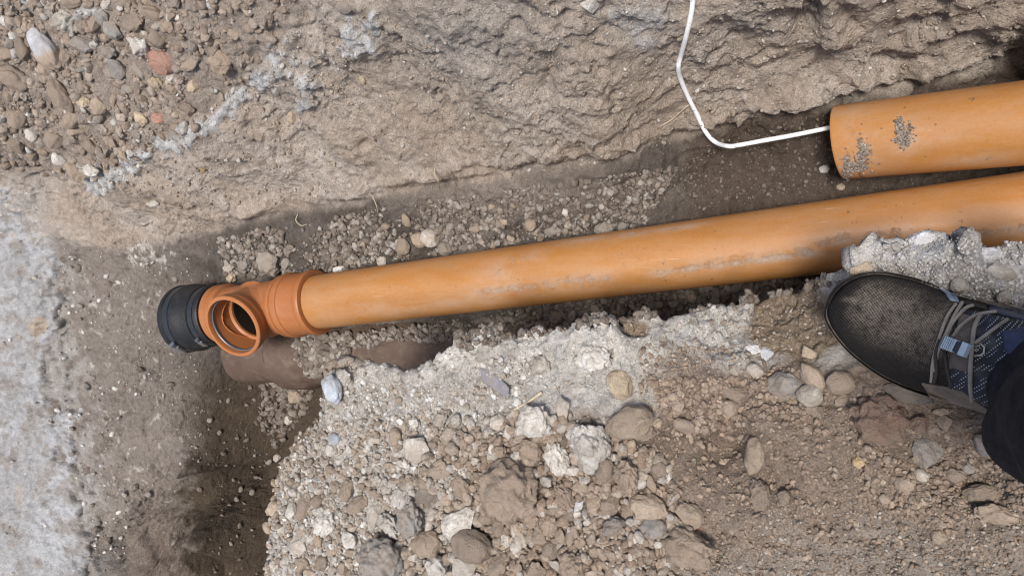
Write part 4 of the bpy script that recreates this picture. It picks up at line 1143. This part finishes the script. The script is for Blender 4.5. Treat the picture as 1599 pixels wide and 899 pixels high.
v, f = lathe(at(0), at(1), col_prof, 96); tpart('socket_collar', v, f, M_TEE, 32)
rib_prof = [(.226, .0572), (.229, .0635), (.240, .0645), (.243, .0618), (.247, .0618), (.250, .0648), (.262, .0648), (.266, .060), (.30, .0585)]
v, f = lathe(at(0), at(1), rib_prof, 96); tpart('left_collar', v, f, M_TEE, 32)
br_prof = [(.02, .0575), (BL * .55, .0575), (BL * .62, .0582), (BL * .72, .0640), (BL * .80, .0655), (BL - .012, .0652), (BL - .009, .0668), (BL - .002, .0672), (BL, .0655), (BL, .0596), (BL - .003, .0584), (BL - .012, .0582)]
v, f = lathe(BO, BO + bd, br_prof, 128); tpart('branch', v, f, M_TEE, 34)
in_prof = [(BL - .012, .0582), (BL - .018, .0575), (BL - .058, .0555), (BL - .061, .0500), (BL - .066, .0495)]
v, f = lathe(BO, BO + bd, in_prof, 96); tpart('mouth_lining', v, f, M_TEE, 34)
M_DARK = plain('bore_shade_dark', (.022, .016, .012), .5, .4)  # near-black colour stands in for the shade deep inside the branch
v, f = lathe(BO, BO + bd, [(BL - .0655, .0496), (BL - .12, .0490), (-.02, .048), (-.045, .03), (-.05, .001)], 64); tpart('bore', v, f, M_DARK, 34)
M_SEAL = plain('grey_rubber_seal', (.10, .11, .13), .35, .6)
v, f = lathe(BO, BO + bd, [(BL - .010, .0586), (BL - .0115, .0566), (BL - .015, .0562), (BL - .0175, .0572), (BL - .018, .0584)], 96); tpart('seal_ring', v, f, M_SEAL)
# webs where branch meets run (moulded fillet)
th = np.arange(97) / 96 * 2 * math.pi
o_, ee, bx, by = frame_of(BO, BO + bd); fil = []
for rr, lift in ((.0574, .012), (.0600, .0045), (.0650, -.001)):
    ring = []
    for a in th[:-1]:
        d_ = math.cos(a) * bx + math.sin(a) * by; p = BO + d_ * rr
        al = (p - BO) @ e_; lat2 = rr * rr - al * al
        hgt = math.sqrt(max(0, .0572 ** 2 - min(lat2, .0571 ** 2)))
        ring.append(p + bd * (hgt + lift))
    fil.append(np.array(ring))
i = np.arange(96); j = (i + 1) % 96
v = np.concatenate(fil); f = np.concatenate([np.stack([i + k * 96, i + (k + 1) * 96, j + (k + 1) * 96, j + k * 96], 1) for k in range(2)])
tpart('fillet', v, f[:, ::-1], M_TEE)

# black rubber coupling on the left end of the junction
def rubber():
    t = NT('black_rubber')
    d = t.ramp(t.noise(22, 6, .7), [(.50, 0.0), (.80, .45)])
    c = t.mix(d, (.011, .012, .014), (.075, .072, .068))
    return t.done(c, t.ramp(t.noise(60, 3), [(.3, .42), (.7, .62)]), t.bump(t.noise(240, 4, .6), .0012), Specular_IOR_Level=.45)
M_RUB = rubber()
cpl = empty('rubber_coupling', at(.36), 'black rubber pipe coupling with two clamp bands, left of the orange junction', 'pipe coupling')
def cpart(name, v, f, mat, ang=35):
    o = mesh_np(name, np.asarray(v) - at(.36), f, mat, smooth_angle=ang); o.parent = cpl; return o
sl_prof = [(.268, .058), (.268, .0655), (.271, .0675), (.279, .0678), (.281, .0645), (.297, .0645), (.299, .0680), (.305, .0690), (.312, .0695), (.324, .0725), (.333, .0750), (.343, .0752), (.3455, .0722), (.362, .0722), (.365, .0760), (.372, .0762), (.376, .0740), (.376, .066), (.35, .066)]
v, f = lathe(at(0), at(1), sl_prof, 96); cpart('sleeve', v, f, M_RUB)
M_BAND = plain('dull_steel_band', (.075, .08, .085), .34, .6, .75)
M_STEEL = plain('bright_steel', (.52, .53, .54), .28, .6, .95)
v, f = lathe(at(0), at(1), [(.2825, .0640), (.2825, .0662), (.2955, .0662), (.2955, .0640)], 96); cpart('clamp_band', v, f, M_BAND)
v, f = lathe(at(0), at(1), [(.3465, .0722), (.3465, .0740), (.361, .0740), (.361, .0722)], 96); cpart('clamp_band', v, f, M_BAND)
for s, r, sz in ((.354, .0778, 1.15), (.289, .0692, .9)):
    o0, ee, lx, ly = frame_of(at(0), at(1))
    # screw housing sits low on the side turned to the slab
    dr = np.array([0, -1.0, 0]) * .86 + np.array([0, 0, 1.0]) * .50; dr -= ee * (dr @ ee); dr /= np.linalg.norm(dr); tg = np.cross(ee, dr)
    c = at(s) + dr * r
    v, f = joined([box(c, ee, tg, dr, .0070 * sz, .010 * sz, .0040 * sz, .3), tube([c + tg * .009 * sz, c + tg * .017 * sz], .0042 * sz, 10), tube([c + tg * .017 * sz, c + tg * .021 * sz], .0060 * sz, 6)])
    cpart('clamp_screw', v, f, M_STEEL)

# old brown clay pipe half buried below
def clay():
    t = NT('brown_clay')
    c = t.mix(t.ramp(t.noise(12, 5, .6), [(.35, 0.0), (.65, 1.0)]), (.085, .055, .040), (.125, .088, .066))
    c = t.mix(t.ramp(t.noise(38, 6, .7), [(.52, 0.0), (.70, .6)]), c, (.20, .16, .125))
    return t.done(c, .62, t.bump(t.noise(160, 5, .65), .003), Specular_IOR_Level=.35)
M_CLAY = clay()
CA = pix(396, 547, -.165); CB = pix(760, 545, -.165)
ce = (CB - CA) / np.linalg.norm(CB - CA)
clay_p = empty('clay_pipe', CA + ce * .3, 'old brown clay pipe half buried under the orange junction, partly caked in soil', 'clay pipe')
def clpart(name, v, f, mat, cols=None):
    o = mesh_np(name, np.asarray(v) - (CA + ce * .3), f, mat, cols, smooth_angle=35); o.parent = clay_p; return o
v, f = lathe(CA, CB, [(-.03, .060), (-.03, .074)] + [(s, .0765) for s in np.linspace(-.028, .100, 14)] + [(.102, .071), (.125, .071)], 80); clpart('spigot', v, f[:, ::-1], M_CLAY)
v, f = lathe(CA, CB, [(.112, .071), (.1125, .087), (.116, .0915), (.126, .0925), (.180, .0915), (.195, .083), (.21, .080)] + [(s, .079) for s in np.linspace(.23, .80, 30)], 80); clpart('barrel', v, f[:, ::-1], M_CLAY)
bpy.context.view_layer.update()
SURF.extend([o for o in clay_p.children])
scatter('soil_on_clay_pipe', [(462,530),(478,524),(545,522),(560,540),(530,560),(508,575),(490,590),(478,580),(466,558)], 560, 4, 17, 1.5, 'trench', list(clay_p.children), 0, .3, False)
scatter('soil_on_clay_pipe', [(560,520),(720,500),(740,520),(690,535),(620,530),(560,545)], 520, 3, 12, 1.8, 'trench', list(clay_p.children), 0, .3, False)

# white cable hanging over the bank into the cut pipe
def cable_mat():
    t = NT('white_cable_sheath')
    c = t.mix(t.ramp(t.noise(40, 6, .75), [(.52, 0.0), (.74, .5)]), (.80, .81, .83), (.42, .37, .31))
    c = t.mix(t.ramp(t.noise(160, 2, .6), [(.66, 0.0), (.72, .8)]), c, (.16, .12, .09))
    return t.done(c, .45, t.bump(t.noise(260, 3, .6), .0009), Specular_IOR_Level=.4)
M_CAB = cable_mat()
cpts = []
for (u, v_, lift) in ((1120,-260,.006),(1104,-150,.006),(1089,-60,.006),(1083,-15,.006),(1080,18,.006),(1072,55,.007),(1063,88,.007),(1059.5,104,.007),(1062,121,.007),(1073,148,.008)):
    r = hit(u, v_, GROUND); d = (Vector(pix(u, v_, -1)) - CAMP).normalized()
    cpts.append(np.array(r[0] - d * lift))
# the free loop: leaves the bank and dips towards the mouth of the cut pipe
zl = cpts[-1][2]
for (u, v_, z) in ((1088,178,zl * .62),(1102,206,zl * .34),(1117,222,zl * .18),(1138,228.5,.038),(1158,226,.03),(1190,220,.02),(1240,211,.008),(1304,198,.0),(1340,193,-.004),(1400,186,.0)):
    cpts.append(pix(u, v_, z))
v, f = tube(catmull(cpts, 12), .0035, 14)
tag(mesh_np('cable', v, f, M_CAB), 'white electric cable hanging down the bank into the cut orange pipe', 'cable')

# fine roots poking out under the bank, a dry stalk on the slab
M_ROOT = plain('dry_root', (.46, .39, .29), .8, .2)
def strand(name, pts, r, label, cat, z0=None):
    path = []
    for (u, v_, l) in pts:
        rr = hit(u, v_); d = (Vector(pix(u, v_, -1)) - CAMP).normalized(); path.append(np.array(rr[0] - d * l))
    v, f = tube(catmull(path, 6), r, 6); tag(mesh_np(name, v, f, M_ROOT), label, cat)
strand('root', [(577,301,.003),(583,310,.02),(588,322,.022),(590,332,.01)], .0008, 'thin pale root hanging from the bank just left of the trench gravel', 'root')
strand('root', [(680,262,.003),(678,270,.02),(684,282,.024),(686,292,.012)], .0009, 'curved root hanging in the dark hollow under the bank', 'root')
strand('root', [(465,334,.003),(462,344,.015),(470,352,.018),(480,350,.006)], .0009, 'short curled root under the left part of the bank', 'root')
strand('root', [(1030,198,.004),(1050,186,.006),(1068,170,.006),(1076,164,.004)], .0010, 'long thin root lying on the bank beside the cable', 'root')
strand('stalk', [(801,640,.004),(825,627,.005),(846,612,.005)], .0021, 'dry straw coloured stalk lying on the slab above the ochre stained flint', 'dry stalk')

# ------------------------------------------------------------------ the person: one shoe and the bottom of a trouser leg
ZS = .338
def ax(u, v, z=ZS + .03): return pix(u, v, z)
T0 = ax(1293, 480); T1 = ax(1590, 574)
e1 = (T1 - T0); e1[2] = 0; e1 /= np.linalg.norm(e1); e2 = np.array([-e1[1], e1[0], 0.0])
if (ax(1400, 430) - T0) @ e2 < 0: e2 = -e2
ez = np.array([0, 0, 1.0])
UP = [(1294,473),(1297,456),(1306,441),(1322,431),(1350,426),(1400,431),(1440,441),(1480,457),(1530,471),(1599,488),(1680,515),(1732,545),(1752,585)]
LO = [(1294,486),(1300,508),(1313,533),(1340,559),(1375,585),(1420,606),(1450,615),(1500,630),(1545,645),(1600,662),(1680,672),(1730,650),(1752,600)]
def local(pts): 
    q = np.array([ax(*p) - T0 for p in pts]); return q @ e1, q @ e2
us, uw = local(UP); ls, lw = local(LO)
us[0] = ls[0] = 0.0
def rounded(s, w):
    """outline resampled smoothly; near the tip it follows a square root so the toe is round"""
    q = np.linspace(0, s[-1], 400); r = np.interp(q, s, w); k = 17; pad = np.concatenate([np.full(k, np.nan), r, np.full(k, np.nan)])
    sm_ = np.array([np.nanmean(pad[i_:i_ + 2 * k + 1]) for i_ in range(len(q))])
    r0 = np.interp(.05, q, sm_); sl0 = (np.interp(.062, q, sm_) - np.interp(.046, q, sm_)) / .016
    f_ = np.clip(q / .046, 0, 1); tip = (r0 + sl0 * (q - .05)) * np.clip(1 - (1 - f_) ** 2.2, 0, 1) ** .47
    bl = np.clip((q - .045) / .015, 0, 1); tip = tip * (1 - bl) + sm_ * bl
    end = np.sqrt(np.clip((s[-1] + .002 - q) / .02, 0, 1))
    return q, np.where(q < .06, tip, sm_) * end
us, uw = rounded(us, uw); ls, lw = rounded(ls, lw)
SL = max(us[-1], ls[-1]) + .004
def wl(s): return np.interp(s, us, uw)
def wr(s): return np.interp(s, ls, lw)
HS = [(0, .026), (.008, .040), (.02, .049), (.05, .058), (.085, .066), (.11, .076), (.14, .092), (.17, .108), (.20, .118), (.24, .116), (.28, .100), (SL, .06)]
def hh(s): return np.interp(s, [h[0] for h in HS], [h[1] for h in HS])
def dome(s, th, inset=0.0, lift=0.0):
    """point on the upper at distance s from the toe, th 0 = upper side of the picture .. pi = lower side"""
    L_, R2 = wl(s) - inset, wr(s) + inset; c = (L_ + R2) / 2; w = (L_ - R2) / 2
    ct, st = math.cos(th), math.sin(th)
    pw = .72 if s < .10 else .72 + min(1, (s - .10) / .06) * .12
    yl = c + w * math.copysign(abs(ct) ** (.80), ct)
    # the crown leans over to the inner side
    z = .016 + (hh(s) - .016 + lift) * (st ** pw)
    if s > .085: yl = yl - (st ** 2) * min(1, (s - .085) / .06) * (w * .02)
    return T0 * np.array([1, 1, 0]) + e1 * s + e2 * yl + ez * (ZS + z)
who = empty('person', T0 * np.array([1, 1, 0]) + e1 * .2 + ez * ZS, 'person standing on the slab in one dark laced trainer and black trousers', 'person')
WO = np.array(who.location)
shoe = bpy.data.objects.new('shoe', None); COL.objects.link(shoe); shoe.parent = who; shoe.empty_display_size = .05
def spart(name, v, f, mat, cols=None, ang=None, parent=None, label=None):
    o = mesh_np(name, np.asarray(v) - WO, f, mat, cols, smooth_angle=ang); o.parent = parent or shoe
    if label: o['label'] = label
    return o
def knit_mat():
    t = NT('dusty_knit')
    at = t.attr('Col'); dust = at.outputs['Fac']
    uv = t.n('ShaderNodeAttribute'); uv.attribute_name = 'weave'
    sep = t.n('ShaderNodeSeparateXYZ'); t.link(uv.outputs['Vector'], sep.inputs[0])
    x = t.math('MULTIPLY_ADD', t.noise(34, 3), 5.0, t.math('MULTIPLY', sep.outputs[0], 2 * math.pi / .0025)); y = t.math('MULTIPLY_ADD', t.noise(41, 3), 5.0, t.math('MULTIPLY', sep.outputs[1], 2 * math.pi / .0028))
    a = t.math('SINE', t.math('ADD', x, y)); b = t.math('SINE', t.math('SUBTRACT', x, y))
    w = t.math('MULTIPLY', a, b)                                        # woven diamond relief
    hi = t.ramp(w, [(.30, 0.0), (.75, 1.0)]) 
    n = t.ramp(t.noise(55, 6, .7), [(.34, .12), (.62, 1.0)])
    n2 = t.ramp(t.noise(320, 4, .7), [(.36, .1), (.60, 1.0)])
    dd = t.math('MULTIPLY', t.math('MULTIPLY', dust, n), t.math('MULTIPLY_ADD', n2, .75, .25))
    ddd = t.math('MULTIPLY', dd, t.math('MULTIPLY_ADD', hi, .75, .30))
    c = t.mix(t.math('MINIMUM', t.math('MULTIPLY', ddd, 2.9), 1.0), (.028, .025, .024), (.46, .385, .305))
    h = t.math('ADD', w, t.math('MULTIPLY', t.noise(400, 3, .6), .7))
    return t.done(c, .85, t.bump(h, .0016), Specular_IOR_Level=.25)
M_KNIT = knit_mat()
def fabric_dots():
    t = NT('dotted_blue_black_mesh')
    uv = t.n('ShaderNodeAttribute'); uv.attribute_name = 'weave'
    mp = t.n('ShaderNodeMapping'); t.link(uv.outputs['Vector'], mp.inputs[0]); mp.inputs['Scale'].default_value = (1, 1, 0); mp.inputs['Rotation'].default_value = (0, 0, .5)
    sep = t.n('ShaderNodeSeparateXYZ'); t.link(mp.outputs[0], sep.inputs[0])
    x = t.math('SINE', t.math('MULTIPLY', sep.outputs[0], 2 * math.pi / .0030)); y = t.math('SINE', t.math('MULTIPLY', sep.outputs[1], 2 * math.pi / .0022))
    d = t.ramp(t.math('MULTIPLY', t.math('MAXIMUM', x, 0.0), t.math('MAXIMUM', y, 0.0)), [(.30, 0.0), (.50, 1.0)])
    z = t.n('ShaderNodeTexWave'); t.link(mp.outputs[0], z.inputs[0]); z.inputs['Scale'].default_value = 34; z.inputs['Distortion'].default_value = 9.0; z.inputs['Detail'].default_value = 1
    k = t.ramp(z.outputs['Fac'], [(.50, 0.0), (.60, 1.0)])
    c = t.mix(t.math('MULTIPLY', d, k), t.mix(t.ramp(t.noise(30, 3), [(.35, 0.0), (.6, 1.0)]), (.010, .011, .014), (.017, .021, .035)), (.50, .53, .58))
    c = t.mix(t.ramp(t.noise(40, 6, .7), [(.52, 0.0), (.75, .5)]), c, (.16, .14, .12))
    return t.done(c, .6, t.bump(t.noise(500, 3, .6), .001), Specular_IOR_Level=.4)
M_DOTS = fabric_dots()
M_BLACKR = plain('black_shoe_rubber', (.022, .022, .023), .62, .4, 0, .001, 300, .4)
M_SOLE = stone_mat('dusty_sole_rubber', (.045, .043, .040), (.03, .03, .03), .55, .8, (.19, .155, .12), .0015)
M_LACE = plain('grey_lace_cord', (.27, .245, .215), .8, .2, 0, .001, 600, .25)
M_LACEB = plain('dark_lace_cord', (.05, .045, .04), .8, .2, 0, .001, 600, .25)
M_LOCK = plain('pale_blue_plastic', (.42, .52, .62), .38, .5, 0, .0004, 200, .15)
M_SUEDE = stone_mat('dirty_suede', (.24, .205, .17), (.15, .125, .105), .4, .95, (.27, .22, .175), .0025)
M_TROU = plain('black_trouser_cloth', (.019, .019, .024), .85, .2, 0, .002, 160, .5)
M_BLUE = plain('blue_lining', (.03, .045, .10), .5, .4, 0, .0012, 120, .4)
M_EMB = plain('beige_print', (.46, .43, .38), .6, .3)
def grid_surface(s_vals, t_vals, fn):
    V_ = np.array([[fn(s, t_) for t_ in t_vals] for s in s_vals]); n, m = V_.shape[:2]
    i = np.arange(n * m).reshape(n, m)
    F_ = np.stack([i[:-1, :-1], i[:-1, 1:], i[1:, 1:], i[1:, :-1]], 2).reshape(-1, 4)
    S_g = np.repeat(np.array(s_vals)[:, None], m, 1).ravel(); T_g = np.repeat(np.array(t_vals)[None], n, 0).ravel()
    return V_.reshape(-1, 3), F_, S_g, T_g
def add_weave(o, s, t_):
    me = o.data; at = me.attributes.new('weave', 'FLOAT_VECTOR', 'POINT')
    w = np.zeros((len(me.vertices), 3), np.float32); n = len(s)
    w[:n, 0] = s; w[:n, 1] = t_
    at.data.foreach_set('vector', w.ravel())
def s_list(a, b, n): return list(np.linspace(a, b, n))
s1 = [0, .0004, .001, .002, .0035, .005, .0075, .010, .013, .0165, .020, .025, .030] + s_list(.034, SL - .03, 60) + [SL - .02, SL - .012, SL - .005]
t1 = s_list(0.0, math.pi, 72)
v, f, sg, tg = grid_surface(s1, t1, lambda s, t_: dome(s, t_))
lat = np.array([p @ e2 for p in v - T0]); 
mid_ = (wl(sg) + wr(sg)) / 2; hw = (wl(sg) - wr(sg)) / 2 + 1e-5
rel = (lat - mid_) / hw                                            # +1 upper side of the picture
dustv = smooth(1.0, .30, np.abs(rel - .06)) * smooth(.012, .032, sg) * smooth(.125, .108, sg + rel * .012)
dustv *= .12 + .88 * smooth(-.75, .25, rel)
dustv = np.maximum(dustv, .95 * np.exp(-(((sg - .018) / .006) ** 2 + ((rel - .25) / .10) ** 2)))
front = np.where(sg < .125 + 0 * sg, 1.0, 0.0)
cols = np.repeat(np.clip(dustv, 0, 1)[:, None], 3, 1)
UPPER = spart('upper', v, f, M_KNIT, cols); add_weave(UPPER, sg, lat)
# rubber rand running round the toe and the sole under it
def band(s_vals, z0, z1, out0, out1, mat, name, n=3):
    ring = [(s, 0) for s in s_vals[::-1]] + [(s, 1) for s in s_vals[1:]]
    rows = []
    for k in range(n + 1):
        t_ = k / n; z = z0 + (z1 - z0) * t_; o_ = out0 + (out1 - out0) * t_
        rows.append([T0 * np.array([1, 1, 0]) + e1 * (s - (o_ if s < .004 else o_ * max(0, 1 - s / .03))) + e2 * ((wl(s) + o_) if side == 0 else (wr(s) - o_)) + ez * (ZS + z) for s, side in ring])
    V_ = np.array(rows); n_, m_ = V_.shape[:2]; i = np.arange(n_ * m_).reshape(n_, m_)
    F_ = np.stack([i[:-1, :-1], i[:-1, 1:], i[1:, 1:], i[1:, :-1]], 2).reshape(-1, 4)
    bot = len(V_.reshape(-1, 3))
    return spart(name, V_.reshape(-1, 3), F_, mat)
band(s1, -.012, .017, .0045, .0035, M_SOLE, 'sole', 4)
band(s1, .017, .0185, .0035, -.002, M_SOLE, 'sole_lip', 2)
band([s for s in s1 if s < .12], .016, .030, .0012, .0022, M_BLACKR, 'toe_rand', 3)
bpy.context.view_layer.update()
shoe_parts = [UPPER]
def on_shoe(u, v_, lift, objs=None):
    r = hit(u, v_, objs or shoe_parts)
    d = (Vector(pix(u, v_, -1)) - CAMP).normalized()
    if r is None: 
        return pix(u, v_, ZS + .05)
    return np.array(r[0] - d * lift)
# dotted tongue and instep cover, laid just above the upper
def patch(name, quad, nu, nv, lift, mat, thick=.0025):
    """a thin padded panel on the shoe; quad corners in photo pixels, curved with the upper"""
    (a, b, c, d) = [np.array(p, float) for p in quad]; V_ = []; S2 = []; T2 = []
    for i in range(nu + 1):
        for j in range(nv + 1):
            s_, t_ = i / nu, j / nv
            p = (a * (1 - s_) + b * s_) * (1 - t_) + (d * (1 - s_) + c * s_) * t_
            ed = min(s_, 1 - s_, t_, 1 - t_)
            V_.append(on_shoe(p[0], p[1], lift if ed > 1e-6 else -.001)); S2.append((V_[-1] - T0) @ e1); T2.append((V_[-1] - T0) @ e2)
    i = np.arange((nu + 1) * (nv + 1)).reshape(nu + 1, nv + 1)
    F_ = np.stack([i[:-1, :-1], i[:-1, 1:], i[1:, 1:], i[1:, :-1]], 2).reshape(-1, 4)
    o = spart(name, V_, F_, mat); add_weave(o, np.array(S2), np.array(T2)); return o
patch('instep_cover', [(1492,478),(1610,500),(1610,664),(1478,612)], 22, 26, .0030, M_DOTS)
patch('tongue', [(1497,484),(1530,492),(1519,588),(1478,576)], 10, 18, .0042, plain('brown_grey_tongue', (.13, .112, .098), .8, .25, 0, .0015, 300, .4))
patch('eyelet_strip', [(1466,447),(1494,461),(1500,473),(1484,470)], 8, 5, .0040, plain('grey_blue_trim', (.22, .26, .33), .5, .4, 0, .001, 300, .3))
patch('eyelet_strip', [(1500,463),(1540,473),(1542,484),(1506,476)], 8, 5, .0040, M_LACEB)
patch('eyelet_strip', [(1542,474),(1620,494),(1620,506),(1545,487)], 10, 5, .0040, plain('dark_blue_trim', (.045, .055, .085), .5, .4, 0, .001, 300, .3))
patch('collar_lining', [(1560,516),(1625,500),(1625,590),(1566,548)], 10, 12, .0065, M_BLUE)
patch('side_overlay', [(1436,596),(1500,606),(1560,652),(1452,620)], 16, 8, .0036, M_SUEDE)
bpy.context.view_layer.update()
shoe_parts = [o for o in shoe.children if o.name.split('.')[0] not in ('sole', 'sole_lip', 'toe_rand')]
def lace(pts, r=.0016, mat=None, lift=.0024):
    path = catmull([on_shoe(u, v_, lift + (l if l else 0)) for (u, v_, l) in pts], 6)
    v, f = tube(path, r, 8, .75); spart('lace', v, f, mat or M_LACE)
lace([(1493,474,0),(1484,486,.001),(1477,498,.001),(1467,526,0),(1457.5,561,0),(1454,597,0)])
lace([(1503,471,0),(1495,484,.001),(1487,500,.002),(1476,524,.001),(1464,550,0),(1459,580,0)], .0018)
lace([(1520,476,0),(1509,480,.001),(1499,489,.002),(1486,506,.001),(1479,522,0),(1474,534,0)], .0017)
lace([(1556,486,0),(1540,488,.001),(1525,491.5,.002),(1510,500,.002),(1498,511,.001),(1488,526,0)], .0017)
lace([(1531,489,.002),(1526,500,.003),(1521,513,.002),(1518,539,.001),(1516,562,.001),(1515,600,0),(1518,628,0)], .0020, M_LACEB if False else None)
lace([(1574,498,0),(1562,506,.001),(1547,517,.001),(1534,527,.001),(1522,536,.002)], .0017)
lace([(1475,549,0),(1477,566,0),(1480,583,0),(1486,606,0)], .0018, M_LACEB)
lace([(1468,530,.001),(1461,552,.001),(1462,580,0),(1458,598,0)], .0017, M_LACEB)
# cord lock
cl = on_shoe(1493, 541, .007); d1 = on_shoe(1510, 547, .007) - on_shoe(1478, 535, .007); d1 /= np.linalg.norm(d1)
vw = np.array((CAMP - Vector(cl)).normalized()); d2 = np.cross(vw, d1); d2 /= np.linalg.norm(d2); d3 = np.cross(d1, d2)
px_ = .00061
lk = spart('cord_lock', *box(cl, d1, d2, d3, 15 * px_, 8.5 * px_, .0035, .35), plain('dark_plastic', (.03, .032, .036), .4))
def lock_piece(name, cx, hx, hy, hz, up_, mat):
    v, f = box(cl + d1 * cx * px_ + d3 * up_, d1, d2, d3, hx * px_, hy * px_, hz, .3)
    spart(name, v, f, mat, None, 30)
lock_piece('lock_body', -8.5, 9.0, 10, .0042, .001, M_LOCK)
lock_piece('lock_button', 14.5, 5.0, 10.5, .0040, .001, M_LOCK)
for k in range(5): lock_piece('lock_rib', -14 + k * 3.1, .75, 9.2, .0009, .0062, M_LOCK)
# hexagonal emblem printed on the instep
ec = (1527, 544)
def emb(pts, r):
    path = [on_shoe(ec[0] + a, ec[1] + b, .0012) for a, b in pts]; v, f = tube(path, r, 6, .4); spart('emblem', v, f, M_EMB)
emb([(1,-10),(10,-2),(9,7),(4,10.5),(-6,11)], .0009)
emb([(-5,-3),(3,-4.5),(2,-1)], .0010); emb([(-5,3),(-2,0),(1,2),(-3,5),(-5,3)], .0009)
# trouser leg: hem round the ankle, rising out of the frame
AC = pix(1692, 642, ZS + .10)
def legp(s, a):
    """s metres up the leg, a round it"""
    c = AC * np.array([1, 1, 0]) + e1 * (.10 * s) + ez * (ZS + .062 + s)
    r = .066 + .030 * min(1, s / .35) - .004 * math.exp(-(s / .02) ** 2)
    fold = 2.4 * .0035 * math.sin(a * 3 + s * 30) * math.exp(-((s - .08) / .06) ** 2) + .0025 * math.sin(a * 5 - s * 55)
    z_ = -.012 * math.cos(a)
    return c + (e1 * math.cos(a) * 1.12 + e2 * math.sin(a)) * (r + fold) + ez * z_ * math.exp(-s / .05)
ss = [0, .002] + list(np.linspace(.006, .50, 50)); aa = np.linspace(0, 2 * math.pi, 73)[:-1]
V_ = [[legp(s, a) * 1.0 for a in aa] for s in ss]
inner = [[legp(0, a) - (e1 * math.cos(a) + e2 * math.sin(a)) * .004 + ez * .03 for a in aa]]
V_ = np.array(inner + V_ ); n_, m_ = V_.shape[:2]; i = np.arange(m_); j = (i + 1) % m_
F_ = np.concatenate([np.stack([i + k * m_, j + k * m_, j + (k + 1) * m_, i + (k + 1) * m_], 1) for k in range(n_ - 1)])
capc = V_[-1].mean(0) + ez * .01
cap = np.stack([i + (n_ - 1) * m_, j + (n_ - 1) * m_, np.full(m_, n_ * m_)], 1)
o = mesh_np('trouser_leg', np.concatenate([V_.reshape(-1, 3), capc[None]]) - WO, [F_, cap], M_TROU); o.parent = who
